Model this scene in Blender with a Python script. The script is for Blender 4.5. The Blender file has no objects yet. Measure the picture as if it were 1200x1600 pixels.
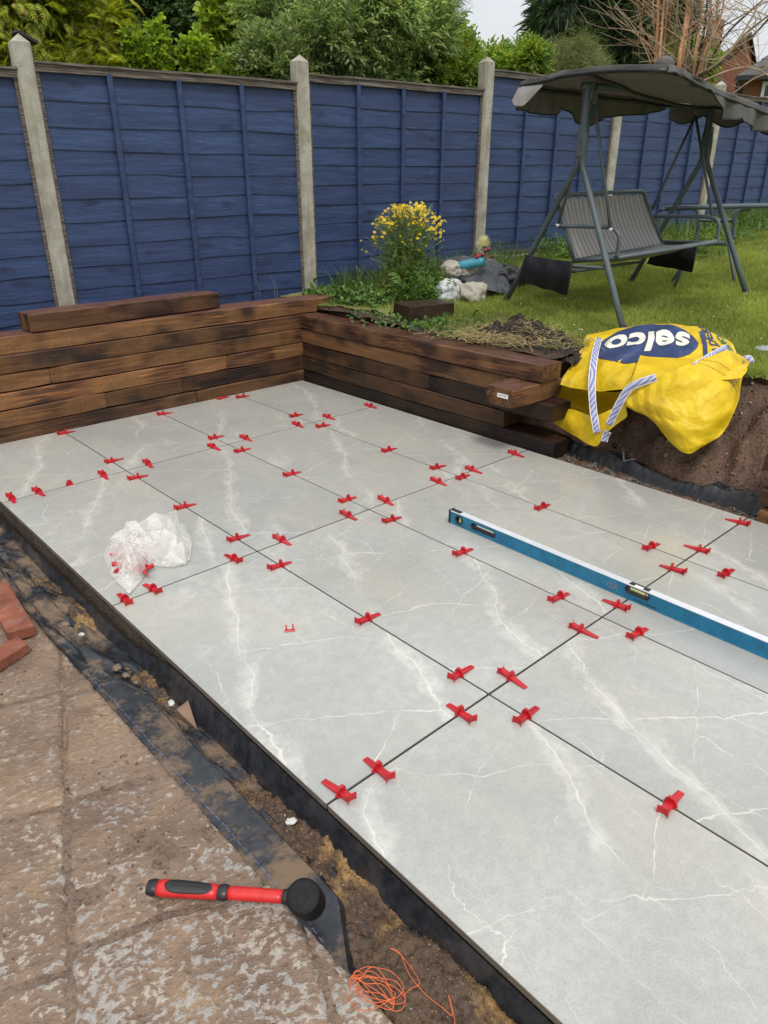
import bpy, bmesh, math, random
import numpy as np
from math import sin, cos, pi, radians, sqrt
from mathutils import Vector, Matrix

S = bpy.context.scene
COL = S.collection
random.seed(7)
rng = np.random.default_rng(11)

# ------------------------------------------------------------------ camera
FPX = 1121.157
CAM = np.array([-1.35802, -3.4197, 1.35236])
def _axes(pitch=0.43238, roll=0.00167, yaw=-0.7459):
    cy_, sy = cos(yaw), sin(yaw); cp, sp = cos(pitch), sin(pitch)
    fwd = np.array([-sy*cp, cy_*cp, -sp]); right = np.array([cy_, sy, 0.]); up = np.cross(right, fwd)
    cr, sr = cos(roll), sin(roll)
    return right*cr+up*sr, -right*sr+up*cr, fwd
CR, CU, CF = _axes()
cam = bpy.data.objects.new('camera', bpy.data.cameras.new('camera'))
COL.objects.link(cam); S.camera = cam
cam.matrix_world = Matrix(((CR[0], CU[0], -CF[0], CAM[0]), (CR[1], CU[1], -CF[1], CAM[1]),
                           (CR[2], CU[2], -CF[2], CAM[2]), (0, 0, 0, 1)))
cam.data.sensor_fit = 'VERTICAL'; cam.data.sensor_height = 36; cam.data.lens = 36*FPX/1600
cam.data.clip_end = 2000; cam.data.clip_start = .05

# ------------------------------------------------------------------ light: bright overcast day
SUN_EL, SUN_AZ = 58, 200
w = bpy.data.worlds.new('World'); S.world = w; w.use_nodes = True
nt = w.node_tree; nt.nodes.clear()
wo = nt.nodes.new('ShaderNodeOutputWorld'); bg = nt.nodes.new('ShaderNodeBackground')
sk = nt.nodes.new('ShaderNodeTexSky'); sk.sky_type = 'NISHITA'; sk.sun_disc = False
sk.sun_elevation = radians(SUN_EL); sk.sun_rotation = radians(SUN_AZ); sk.air_density = 1; sk.dust_density = 4
tc = nt.nodes.new('ShaderNodeTexCoord'); no = nt.nodes.new('ShaderNodeTexNoise')
no.inputs['Scale'].default_value = 2.2; no.inputs['Detail'].default_value = 5
rp = nt.nodes.new('ShaderNodeValToRGB')
rp.color_ramp.elements[0].position = .3; rp.color_ramp.elements[0].color = (7.0, 7.35, 7.8, 1)
rp.color_ramp.elements[1].position = .7; rp.color_ramp.elements[1].color = (9.2, 9.35, 9.5, 1)
mx = nt.nodes.new('ShaderNodeMix'); mx.data_type = 'RGBA'; mx.inputs[0].default_value = .88
nt.links.new(tc.outputs['Generated'], no.inputs['Vector']); nt.links.new(no.outputs['Fac'], rp.inputs[0])
nt.links.new(sk.outputs[0], mx.inputs[6]); nt.links.new(rp.outputs[0], mx.inputs[7])
sx = nt.nodes.new('ShaderNodeSeparateXYZ'); nt.links.new(tc.outputs['Generated'], sx.inputs[0])
el = nt.nodes.new('ShaderNodeMapRange'); el.inputs['From Min'].default_value = 0; el.inputs['From Max'].default_value = 1; el.inputs['To Min'].default_value = .66; el.inputs['To Max'].default_value = 1.28   # overcast sky: paler overhead than at the horizon
nt.links.new(sx.outputs[2], el.inputs['Value']); vm_ = nt.nodes.new('ShaderNodeVectorMath'); vm_.operation = 'SCALE'; nt.links.new(mx.outputs[2], vm_.inputs[0]); nt.links.new(el.outputs[0], vm_.inputs['Scale'])
nt.links.new(vm_.outputs[0], bg.inputs['Color']); bg.inputs['Strength'].default_value = .1
nt.links.new(bg.outputs[0], wo.inputs[0])
sd = bpy.data.lights.new('sun', 'SUN'); sd.energy = 1.5; sd.angle = radians(12); sd.color = (1, .96, .9)
so = bpy.data.objects.new('sun', sd); COL.objects.link(so)
saz = radians(215)   # compass direction the light comes from, measured from +y towards +x
so.rotation_euler = Vector((sin(saz)*cos(radians(SUN_EL)), cos(saz)*cos(radians(SUN_EL)), sin(radians(SUN_EL)))).to_track_quat('Z', 'Y').to_euler()
sk.sun_rotation = saz
S.view_settings.view_transform = 'Standard'; S.view_settings.look = 'None'
S.view_settings.exposure = 0.5; S.view_settings.gamma = 1; S.view_settings.use_curve_mapping = False

# ------------------------------------------------------------------ pixel -> place helpers (photo is 1200 x 1600)
def ray(x, y): return CF*FPX + CR*(x-600) - CU*(y-800)
def atZ(x, y, z): d = ray(x, y); return CAM + d*((z-CAM[2])/d[2])
def atX(x, y, X): d = ray(x, y); return CAM + d*((X-CAM[0])/d[0])
def atY(x, y, Y): d = ray(x, y); return CAM + d*((Y-CAM[1])/d[1])
def atD(x, y, dist): d = ray(x, y); return CAM + d*(dist/sqrt(d[0]**2+d[1]**2))
def atV(P, Q, x, y):
    P, Q = np.array(P), np.array(Q); nn = np.cross(Q-P, [0, 0, 1]); d = ray(x, y); return CAM + d*(((P-CAM)@nn)/(d@nn))
FN = np.array([sin(radians(4.5)), cos(radians(4.5)), 0]); FT = np.array([cos(radians(4.5)), -sin(radians(4.5)), 0])
def atF(x, y, off=0): d = ray(x, y); return CAM + d*((5.1-off)/(d@FN))
def lawnz(x, y): return .5 + .05*(x-2.2) + .02*(y+1)
def atL(x, y):
    nn = np.array([-.05, -.02, 1.]); d = ray(x, y); return CAM + d*((.5-.11+.02-CAM@nn)/(d@nn))

# ------------------------------------------------------------------ numpy noise
def _h(ix, iy, iz, s):
    n = (ix.astype(np.int64)*374761393 + iy.astype(np.int64)*668265263 + iz.astype(np.int64)*2147483647 + s*974634777) & 0xffffffff
    n = ((n ^ (n >> 13))*1274126177) & 0xffffffff
    return ((n ^ (n >> 16)) & 0xffff)/65535.*2-1
def vnoise(x, y, z=0., s=0):
    x, y, z = np.broadcast_arrays(np.asarray(x, float), np.asarray(y, float), np.asarray(z, float))
    ix, iy, iz = np.floor(x), np.floor(y), np.floor(z)
    fx, fy, fz = x-ix, y-iy, z-iz
    fx, fy, fz = [f*f*(3-2*f) for f in (fx, fy, fz)]
    def c(a, b, d): return _h(ix+a, iy+b, iz+d, s)
    x00 = c(0,0,0)*(1-fx)+c(1,0,0)*fx; x10 = c(0,1,0)*(1-fx)+c(1,1,0)*fx
    x01 = c(0,0,1)*(1-fx)+c(1,0,1)*fx; x11 = c(0,1,1)*(1-fx)+c(1,1,1)*fx
    return (x00*(1-fy)+x10*fy)*(1-fz)+(x01*(1-fy)+x11*fy)*fz
def fbm(x, y, z=0., s=0, o=4):
    t = 0; a = 1.; k = 1.
    for i in range(o): t = t + a*vnoise(np.asarray(x)*k, np.asarray(y)*k, np.asarray(z)*k, s+i); a *= .5; k *= 2.03
    return t
def ridge(x, y, z=0., s=0, o=3):
    t = 0; a = 1.; k = 1.
    for i in range(o): t = t + a*(1-2*np.abs(vnoise(np.asarray(x)*k, np.asarray(y)*k, np.asarray(z)*k, s+i))); a *= .5; k *= 2.1
    return t

# ------------------------------------------------------------------ material mini-language
class G:
    def __init__(s, name):
        s.m = bpy.data.materials.new(name); s.m.use_nodes = True; s.t = s.m.node_tree; s.t.nodes.clear()
        s.o = s.t.nodes.new('ShaderNodeOutputMaterial'); s._tc = None
    def n(s, typ, **kw):
        nd = s.t.nodes.new(typ)
        for k, v in kw.items():
            if k.startswith('_'): setattr(nd, k[1:], v)
            else: s.put(nd.inputs[k.replace('__', ' ')], v)
        return nd
    def put(s, sock, v):
        if isinstance(v, bpy.types.NodeSocket): s.t.links.new(v, sock)
        elif isinstance(v, (tuple, list)) and len(v) == 3 and sock.type == 'RGBA': sock.default_value = (*v, 1)
        elif sock.type == 'RGBA' and not isinstance(v, (tuple, list)): sock.default_value = (v, v, v, 1)
        elif sock.type == 'VALUE' and isinstance(v, (tuple, list)): sock.default_value = v[0]
        else: sock.default_value = v
    def obj(s):
        if not s._tc: s._tc = s.n('ShaderNodeTexCoord')
        return s._tc.outputs['Object']
    def world(s): return s.n('ShaderNodeNewGeometry').outputs['Position']
    def island(s): return s.n('ShaderNodeNewGeometry').outputs['Random Per Island']
    def rnd(s): return s.n('ShaderNodeObjectInfo').outputs['Random']
    def map(s, v, scale=(1,1,1), loc=(0,0,0), rot=(0,0,0)):
        return s.n('ShaderNodeMapping', Vector=v, Scale=scale, Location=loc, Rotation=rot).outputs[0]
    def off(s, v, k=37.):     # shift a coordinate by the object's random number
        c = s.n('ShaderNodeCombineXYZ', X=s.math('MULTIPLY', s.rnd(), k), Y=s.math('MULTIPLY', s.rnd(), k*1.7), Z=s.math('MULTIPLY', s.rnd(), k*.6)).outputs[0]
        return s.n('ShaderNodeVectorMath', _operation='ADD', **{'0': v}).outputs[0] if False else s.vadd(v, c)
    def vadd(s, a, b):
        nd = s.n('ShaderNodeVectorMath', _operation='ADD'); s.put(nd.inputs[0], a); s.put(nd.inputs[1], b); return nd.outputs[0]
    def noise(s, v, sc, de=4, ro=.55, di=0, col=False):
        nd = s.n('ShaderNodeTexNoise', Vector=v, Scale=sc, Detail=de, Roughness=ro, Distortion=di); return nd.outputs['Color' if col else 'Fac']
    def warp(s, v, sc, amt, de=3):
        c = s.noise(v, sc, de, col=True)
        nd = s.n('ShaderNodeVectorMath', _operation='MULTIPLY_ADD'); s.put(nd.inputs[0], c); nd.inputs[1].default_value = (amt,)*3; s.put(nd.inputs[2], v)
        return nd.outputs[0]
    def vor(s, v, sc, feat='F1', out='Distance', rnd=1.):
        nd = s.n('ShaderNodeTexVoronoi', _feature=feat, Vector=v, Scale=sc, Randomness=rnd); return nd.outputs[out]
    def wave(s, v, sc, di=0, de=2, ds=1, dr='X', typ='BANDS'):
        nd = s.n('ShaderNodeTexWave', _wave_type=typ, Vector=v, Scale=sc, Distortion=di, Detail=de)
        nd.inputs['Detail Scale'].default_value = ds
        if typ == 'BANDS': nd.bands_direction = dr
        return nd.outputs['Fac']
    def ramp(s, f, *st, interp='LINEAR'):
        nd = s.n('ShaderNodeValToRGB', Fac=f); r = nd.color_ramp; r.interpolation = interp
        while len(r.elements) < len(st): r.elements.new(.5)
        for e, (p, c) in zip(r.elements, st):
            e.position = p; e.color = (c, c, c, 1) if isinstance(c, (int, float)) else (*c, 1)
        return nd.outputs[0]
    def mix(s, f, a, b, mode='MIX'):
        nd = s.n('ShaderNodeMix', _data_type='RGBA', _blend_type=mode); s.put(nd.inputs[0], f); s.put(nd.inputs[6], a); s.put(nd.inputs[7], b); return nd.outputs[2]
    def math(s, op, a, b=0., clamp=False):
        nd = s.n('ShaderNodeMath', _operation=op, _use_clamp=clamp); s.put(nd.inputs[0], a); s.put(nd.inputs[1], b); return nd.outputs[0]
    def sep(s, v): return s.n('ShaderNodeSeparateXYZ', Vector=v).outputs
    def bump(s, h, st=.5, d=.01, nrm=None):
        nd = s.n('ShaderNodeBump', Height=h, Strength=st, Distance=d)
        if nrm: s.put(nd.inputs['Normal'], nrm)
        return nd.outputs[0]
    def out(s, col, rough=.8, nrm=None, spec=.5, **kw):
        p = s.n('ShaderNodeBsdfPrincipled'); s.put(p.inputs['Base Color'], col); s.put(p.inputs['Roughness'], rough); s.put(p.inputs['Specular IOR Level'], spec)
        if nrm: s.put(p.inputs['Normal'], nrm)
        for k, v in kw.items(): s.put(p.inputs[k.replace('__', ' ')], v)
        s.t.links.new(p.outputs[0], s.o.inputs[0]); return s.m

def simple(name, col, rough=.6, var=.25, sc=30, bump=.2, bd=.002, spec=.5, **kw):
    g = G(name); v = g.obj(); n = g.noise(v, sc, 4)
    c = g.mix(g.ramp(n, (.3, 0), (.7, 1)), tuple(x*(1-var) for x in col), tuple(min(1, x*(1+var)) for x in col))
    return g.out(c, rough, g.bump(n, bump, bd), spec, **kw)

# --- porcelain tile: pale grey, white veins, wet film in places
def m_tile():
    g = G('veined_porcelain'); v0 = g.obj(); v = g.off(v0)
    w1 = g.warp(v, 1.6, .26, 4)
    base = g.mix(g.ramp(g.noise(w1, 1.5, 6), (.36, 0), (.64, 1)), (.325, .332, .318), (.42, .418, .39))
    base = g.mix(1., base, g.ramp(g.rnd(), (0, (.93, .94, .95)), (1, (1.04, 1.03, 1.01))), 'MULTIPLY'); base = g.mix(g.ramp(g.noise(v, 26, 6, .75), (.42, .38), (.62, 0)), base, (.27, .275, .26))
    base = g.mix(g.math('MULTIPLY', g.ramp(g.noise(g.map(w1, (2.2, .8, 1)), 2.1, 4), (.5, 0), (.72, 1)), .45), base, (.44, .41, .34))
    sp = g.noise(v, 260, 2, .8); base = g.mix(g.ramp(sp, (.36, .22), (.5, 0)), base, (.14, .14, .13))
    base = g.mix(g.ramp(sp, (.58, 0), (.72, .3)), base, (.42, .415, .40))
    cen = g.obj()
    n_lo, n_mid, n_hi = [g.math('SUBTRACT', g.noise(v, a_, b_), .5) for a_, b_ in ((1.5, 2), (7., 3), (38., 3))]
    def streak(ang, period, a1, a2, width, seed, msc, m0, m1, halo=1.):
        x = g.sep(g.map(cen, rot=(0, 0, ang)))[0]
        t = g.math('ADD', g.math('MULTIPLY', x, 1/period), g.math('MULTIPLY', g.rnd(), seed))
        for nn, am in ((n_lo, a1), (n_mid, a2), (n_hi, a2*.30)): t = g.math('ADD', t, g.math('MULTIPLY', nn, am/period))
        d = g.math('MULTIPLY', g.math('ABSOLUTE', g.math('SUBTRACT', g.math('FRACT', t), .5)), period)
        wd = g.math('MULTIPLY', g.ramp(g.noise(v, 4.5+seed*.1, 4, .65), (.36, .12), (.68, 1.)), width)
        return g.math('MULTIPLY', g.ramp(g.math('DIVIDE', d, wd), (0, 1), (.55, .75), (1, 0)), g.ramp(g.noise(g.vadd(v, (seed, 0, 0)), msc, 3), (m0, 0), (m1, 1)))
    v1 = streak(.50, .50, .34, .06, .0075, 7.3, 1.6, .36, .50)
    v2 = streak(-.95, .38, .25, .07, .0045, 13.1, 1.9, .42, .54)
    v3 = streak(1.25, .22, .22, .06, .0030, 3.7, 2.3, .46, .56)
    v4 = streak(.20, .16, .26, .09, .0028, 21.7, 2.6, .46, .58)
    halo1 = g.math('MULTIPLY', streak(.50, .50, .34, .06, .075, 7.3, 1.6, .36, .50), g.ramp(g.noise(v, 16, 6, .7), (.36, 0), (.62, .75)))
    halo2 = g.math('MULTIPLY', streak(.80, 1.1, .40, .08, .12, 5.9, 1.3, .45, .6), g.ramp(g.noise(g.map(v, (3, 1, 1), rot=(0, 0, .8)), 7, 6, .7), (.38, 0), (.66, .7)))
    net = g.vor(g.map(g.warp(v, 6, .08, 4), (1, 1.5, 1), rot=(0, 0, .5)), 6.5, 'DISTANCE_TO_EDGE'); net = g.math('MULTIPLY', g.ramp(net, (0, .55), (.014, 0)), g.ramp(g.noise(v, 2.6, 4), (.56, 0), (.66, .8)))
    brush = g.ramp(g.noise(g.map(v, (1.2, 22, 1), rot=(0, 0, .35)), 3, 4, .6), (.60, 0), (.80, .30)); brush = g.math('MULTIPLY', brush, g.ramp(g.noise(v, 1.5, 2), (.46, 0), (.6, 1)))
    vm = g.math('MAXIMUM', g.math('MAXIMUM', g.math('MAXIMUM', v1, v2), g.math('MAXIMUM', v3, v4)), g.math('MAXIMUM', g.math('MAXIMUM', halo1, halo2), g.math('MAXIMUM', net, brush)))
    col = g.mix(g.math('MULTIPLY', vm, .68), base, (.64, .625, .575))
    wp = g.world()
    xs = g.sep(wp)[0]
    wet = g.math('ADD', g.noise(wp, 1.1, 4), g.math('ADD', g.math('MULTIPLY', g.math('SUBTRACT', xs, .1), .16), g.math('MULTIPLY', g.math('ADD', g.sep(wp)[1], 1.4), .05)))
    wetm = g.ramp(wet, (.40, 0), (.56, 1))
    col = g.mix(g.math('MULTIPLY', wetm, .22), col, (.33, .30, .235), 'MIX')
    # smears of builder's dust
    dust = g.ramp(g.noise(g.map(wp, (1, .35, 1)), 3.3, 6, .65), (.62, 0), (.80, .28)); col = g.mix(dust, col, (.44, .385, .285))
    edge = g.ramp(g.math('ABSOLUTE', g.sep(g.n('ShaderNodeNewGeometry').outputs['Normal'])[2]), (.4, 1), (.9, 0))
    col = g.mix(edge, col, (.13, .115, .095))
    rough = g.mix(wetm, g.ramp(g.noise(v, 9, 4), (.3, .16), (.7, .32)), g.ramp(g.noise(wp, 14, 3), (.35, .05), (.7, .15)))
    rip = g.noise(g.warp(wp, 20, .02), 55, 3, .6)
    nb = g.bump(rip, g.math('ADD', g.math('MULTIPLY', wetm, .25), .12), .0022)
    nb = g.bump(g.noise(v, 420, 2), .15, .0008, nb)
    return g.out(col, rough, nb, .5)

def m_sleeper(name='oiled_sleeper_timber', axis='X', dark=1.):
    g = G(name); v = g.off(g.obj(), 23.); r = g.rnd()
    sc = (.75, 15, 15) if axis == 'X' else (15, .75, 15)
    gv = g.map(g.warp(v, 1.4, .05), sc)
    grain = g.noise(gv, 4.5, 6, .62)
    fine = g.noise(g.map(v, (3, 60, 60) if axis == 'X' else (60, 3, 60)), 2.2, 3)
    c = g.ramp(grain, (.30, (.011, .004, .003)), (.43, (.042, .016, .007)), (.56, (.110, .046, .018)), (.74, (.235, .115, .045)))
    c = g.mix(g.ramp(fine, (.38, .75), (.56, 0)), c, (.020, .010, .006))
    # knots
    kd = g.vor(g.map(v, (2.1, 9, 9) if axis == 'X' else (9, 2.1, 9)), 1.0, 'F1'); kn = g.ramp(kd, (.20, 1), (.34, 0)); kn = g.math('MULTIPLY', kn, g.ramp(g.noise(v, 26, 3), (.3, .45), (.6, 1)))
    ring = g.wave(g.map(v, (2.1, 9, 9) if axis == 'X' else (9, 2.1, 9)), 6, 3, 2, typ='RINGS')
    c = g.mix(g.math('MULTIPLY', kn, .85), c, (.012, .007, .005))
    # dark stain patches and old tar
    st = g.ramp(g.noise(g.map(v, (1.2, 3, 3) if axis == 'X' else (3, 1.2, 3)), 2.0, 4, .6), (.47, 0), (.62, .88)); c = g.mix(st, c, (.016, .009, .006))
    # saw marks across
    saw = g.wave(g.map(v, (1, .15, .15) if axis == 'X' else (.15, 1, .15)), 55, 2.5, 2, 3, 'X' if axis == 'X' else 'Y')
    sm = g.math('MULTIPLY', saw, g.ramp(g.noise(v, 2.5, 2), (.42, 0), (.55, 1)))
    c = g.mix(g.math('MULTIPLY', sm, .6), c, (.30, .150, .055))
    c = g.mix(1., c, g.ramp(r, (0, (1.4, 1.32, 1.2)), (.5, (.95, .93, .92)), (1, (.45, .40, .38))), 'MULTIPLY')
    topn = g.ramp(g.sep(g.n('ShaderNodeNewGeometry').outputs['Normal'])[2], (.75, 0), (.98, 1))
    topc = g.ramp(grain, (.3, (.05, .02, .014)), (.7, (.135, .062, .042)))
    c = g.mix(g.math('MULTIPLY', topn, .8), c, topc)
    if dark != 1: c = g.mix(1., c, (dark,)*3, 'MULTIPLY')
    rough = g.mix(topn, g.ramp(grain, (.3, .42), (.7, .75)), g.ramp(g.noise(v, 12, 3), (.35, .22), (.65, .5)))
    nb = g.bump(grain, .6, .004); nb = g.bump(sm, .5, .0025, nb); nb = g.bump(fine, .4, .0015, nb)
    return g.out(c, rough, nb, .4)

def m_fence():
    g = G('blue_fence_paint'); v = g.off(g.obj(), 31.)
    gv = g.map(g.warp(v, 2.5, .05), (1.0, 14, 14)); grain = g.noise(gv, 5, 5, .6)
    c = g.ramp(grain, (.25, (.016, .031, .082)), (.45, (.029, .056, .138)), (.75, (.048, .086, .195)))
    kd = g.vor(g.map(v, (2.6, 8, 8)), 1.0, 'F1'); kn = g.ramp(kd, (.10, 1), (.22, 0)); kn = g.math('MULTIPLY', kn, g.ramp(g.noise(v, 30, 3), (.35, .4), (.6, 1))); c = g.mix(g.math('MULTIPLY', kn, .85), c, (.007, .011, .030))
    blot = g.ramp(g.noise(v, 3, 4), (.4, 0), (.7, .35)); c = g.mix(blot, c, (.010, .019, .048)); bnd = g.ramp(g.noise(g.map(v, (.7, 9, 9)), 2.3, 3), (.35, .55), (.62, 0)); c = g.mix(bnd, c, (.012, .022, .060))
    scr = g.ramp(g.noise(g.map(v, (4, 55, 55)), 3, 3), (.66, 0), (.74, .5)); c = g.mix(scr, c, (.16, .2, .3))
    c = g.mix(g.math('MULTIPLY', g.rnd(), .3), c, (.022, .034, .10))
    nb = g.bump(grain, .55, .004); nb = g.bump(kn, -.5, .004, nb); nb = g.bump(g.noise(g.map(v, (6, 90, 90)), 3, 3), .35, .0015, nb)
    return g.out(c, g.ramp(grain, (.3, .42), (.7, .62)), nb, .4)

def m_greywood():
    g = G('weathered_grey_wood'); v = g.off(g.obj(), 13.)
    grain = g.noise(g.map(v, (1, 30, 30)), 4, 5, .65)
    c = g.ramp(grain, (.3, (.03, .024, .02)), (.5, (.12, .10, .082)), (.72, (.30, .265, .225)))
    c = g.mix(g.ramp(g.noise(v, 6, 3), (.5, 0), (.75, .6)), c, (.05, .036, .026))
    return g.out(c, .85, g.bump(grain, .8, .004), .2)

def m_concrete():
    g = G('precast_concrete'); v = g.off(g.obj(), 17.)
    n = g.noise(v, 9, 6, .6); f = g.noise(v, 160, 3)
    c = g.ramp(n, (.3, (.25, .235, .185)), (.7, (.47, .45, .385)))
    st = g.ramp(g.noise(g.map(v, (8, 8, .8)), 2.5, 4), (.48, 0), (.72, .6)); c = g.mix(st, c, (.20, .18, .13))
    pit = g.ramp(g.vor(v, 62), (.14, 1), (.26, 0)); pit = g.math('MULTIPLY', pit, g.ramp(g.noise(v, 20, 2), (.5, 0), (.6, 1)))
    c = g.mix(g.math('MULTIPLY', pit, .7), c, (.07, .06, .05)); c = g.mix(g.ramp(f, (.35, .3), (.55, 0)), c, (.2, .18, .14))
    moss = g.ramp(g.noise(v, 5, 5), (.6, 0), (.75, .4)); c = g.mix(moss, c, (.14, .15, .07))
    return g.out(c, .9, g.bump(pit, -.6, .004, g.bump(f, .4, .0015)), .2)

def m_oldslab():
    g = G('muddy_riven_concrete'); w = g.world(); v = g.vadd(w, g.n('ShaderNodeCombineXYZ', X=g.math('MULTIPLY', g.rnd(), 3.)).outputs[0])
    v = g.map(v, rot=(0, 0, .35))
    wr = g.warp(v, 22, .030, 4)
    riv = g.noise(g.map(wr, (1, 1.35, 1)), 44, 4, .62)          # small flaky relief
    big = g.noise(v, 3.2, 5, .6)
    clean = g.noise(v, 5.2, 4, .6)
    mud = g.mix(g.ramp(big, (.35, 0), (.65, 1)), (.150, .100, .070), (.255, .175, .122))
    mud = g.mix(g.ramp(g.noise(v, 7, 4), (.55, 0), (.75, .6)), mud, (.34, .23, .13))
    stone = g.mix(g.ramp(g.noise(v, 9, 4), (.4, 0), (.6, 1)), (.47, .42, .355), (.345, .35, .34))
    yy = g.sep(w)[1]
    lim = g.math('ADD', g.math('MULTIPLY', g.math('SUBTRACT', clean, .5), 1.3), g.math('MULTIPLY', g.math('SUBTRACT', -2.32, yy), .55))
    lim = g.math('ADD', lim, g.math('MULTIPLY', g.math('SUBTRACT', riv, .5), 3.2))
    f = g.ramp(lim, (.10, 0), (.26, 1)); f2 = g.ramp(g.math('ADD', riv, g.math('MULTIPLY', clean, .5)), (.80, 0), (.92, .6))
    c = g.mix(g.math('MULTIPLY', g.math('MAXIMUM', f, f2), .72), mud, stone)
    c = g.mix(g.ramp(riv, (.28, .65), (.42, 0)), c, (.095, .065, .048))
    peb = g.ramp(g.vor(v, 42), (.05, 1), (.1, 0)); peb = g.math('MULTIPLY', peb, g.ramp(g.noise(v, 8, 2), (.53, 0), (.6, 1)))
    c = g.mix(peb, c, (.06, .04, .035))
    c = g.mix(g.ramp(g.noise(v, 120, 3), (.4, .3), (.6, 0)), c, (.14, .10, .075))
    nb = g.bump(riv, .9, .013); nb = g.bump(g.noise(v, 130, 3), .35, .002, nb)
    return g.out(c, g.ramp(g.noise(v, 4, 3), (.4, .42), (.7, .8)), nb, .35)

def m_soil(name, a, b, wet=.7, sand=None, sc=1.):
    g = G(name); v = g.world(); n = g.noise(v, 7*sc, 6, .65); f = g.noise(v, 70*sc, 4, .7)
    c = g.ramp(n, (.3, a), (.7, b)); c = g.mix(g.ramp(f, (.35, .7), (.55, 0)), c, tuple(x*.35 for x in a))
    if sand:
        sm = g.ramp(g.noise(v, 5.5, 5, .65), (.50, 0), (.60, 1)); c = g.mix(sm, c, g.ramp(f, (.35, tuple(x*.5 for x in sand)), (.65, sand)))
    nb = g.bump(f, .8, .008); nb = g.bump(g.vor(v, 90*sc), .5, .004, nb)
    return g.out(c, g.ramp(n, (.35, wet-.25), (.7, wet+.15)), nb, .35)

def m_grassbase():
    g = G('lawn_soil_and_thatch'); v = g.world(); n = g.noise(v, 2.2, 5, .6); f = g.noise(v, 90, 4, .7)
    c = g.ramp(n, (.32, (.13, .19, .028)), (.68, (.22, .28, .055))); c = g.mix(g.ramp(f, (.35, .7), (.6, 0)), c, (.02, .028, .008))
    dry = g.ramp(g.noise(v, 1.7, 4), (.52, 0), (.66, .8)); c = g.mix(dry, c, (.30, .26, .11))
    return g.out(c, .9, g.bump(f, 1., .02), .2)

def m_leaf(name, dark, mid, light, trans=.35, rough=.5, dead=None, spec=.35):
    g = G(name); i = g.island(); c = g.ramp(i, (0, dark), (.5, mid), (.93, light), (1, dead or light))
    n = g.ramp(g.noise(g.world(), 1.6, 4), (.3, .60), (.7, 1.3)); c = g.mix(1., c, n, 'MULTIPLY')
    p = g.n('ShaderNodeBsdfPrincipled'); g.put(p.inputs['Base Color'], c); p.inputs['Roughness'].default_value = rough; p.inputs['Specular IOR Level'].default_value = spec
    t = g.n('ShaderNodeBsdfTranslucent'); g.put(t.inputs['Color'], g.mix(1., c, (1.25, 1.3, .6), 'MULTIPLY'))
    ms = g.n('ShaderNodeMixShader'); ms.inputs[0].default_value = trans
    g.t.links.new(p.outputs[0], ms.inputs[1]); g.t.links.new(t.outputs[0], ms.inputs[2]); g.t.links.new(ms.outputs[0], g.o.inputs[0])
    return g.m

def m_membrane(name='black_damp_membrane', dirt=.5, k=1.):
    g = G(name); v = g.world(); n = g.noise(v, 7, 5, .6)
    c = g.mix(g.ramp(g.noise(v, 30, 4), (.4, 0), (.6, 1)), (.010*k, .0115*k, .015*k), (.022*k, .025*k, .031*k))
    d = g.ramp(g.math('ADD', n, g.math('MULTIPLY', g.noise(v, 90, 3), .25)), (.60, 0), (.76, dirt)); flat = g.ramp(g.sep(g.n('ShaderNodeNewGeometry').outputs['Normal'])[2], (.55, .15), (.93, 1)); d = g.math('MULTIPLY', d, flat); c = g.mix(d, c, (.19, .125, .075))
    r = g.mix(d, g.ramp(n, (.3, .26*k**-.8), (.7, .5*k**-.3)), .85)
    return g.out(c, r, g.bump(g.noise(v, 45, 3), .25, .004, g.bump(g.noise(v, 240, 2), .12, .001)), .5)

def m_brick_red():
    g = G('terracotta_brick'); v = g.off(g.obj(), 9.); n = g.noise(v, 12, 5, .6); f = g.noise(v, 130, 3, .7)
    c = g.ramp(n, (.3, (.13, .050, .034)), (.55, (.24, .080, .048)), (.75, (.36, .135, .080)))
    c = g.mix(g.ramp(g.noise(v, 22, 4), (.52, 0), (.7, .7)), c, (.2, .135, .1)); c = g.mix(g.ramp(f, (.35, .5), (.5, 0)), c, (.09, .04, .03))
    return g.out(c, .82, g.bump(f, .6, .002, g.bump(n, .4, .004)), .2)

def m_metal(name, col, rough=.38):
    g = G(name); v = g.obj(); n = g.noise(v, 6, 4); c = g.mix(g.ramp(n, (.4, 0), (.7, 1)), col, tuple(x*1.35 for x in col))
    c = g.mix(g.ramp(g.noise(v, 45, 3), (.64, 0), (.72, .5)), c, tuple(x*.5 for x in col))
    return g.out(c, g.ramp(n, (.3, rough), (.7, rough+.18)), g.bump(g.noise(v, 120, 2), .08, .001), .5)

def m_yellow():
    g = G('yellow_woven_polypropylene'); v = g.obj(); n = g.noise(v, 9, 5, .6)
    c = g.ramp(n, (.3, (.52, .33, .003)), (.6, (.64, .44, .006)), (.8, (.70, .52, .02)))
    d = g.ramp(g.noise(v, 11, 6, .75), (.56, 0), (.74, .5)); c = g.mix(d, c, (.30, .21, .07))
    cr = g.noise(g.warp(v, 7, .06), 15, 4, .55); cr = g.math('ABSOLUTE', g.math('SUBTRACT', cr, .5))
    wv = g.math('MULTIPLY', g.wave(v, 160, 0, 0, 1, 'X'), g.wave(v, 160, 0, 0, 1, 'Z'))
    nb = g.bump(cr, -.8, .035); nb = g.bump(g.noise(v, 48, 3), .35, .006, nb); nb = g.bump(wv, .12, .001, nb)
    return g.out(c, .5, nb, .4)

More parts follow.
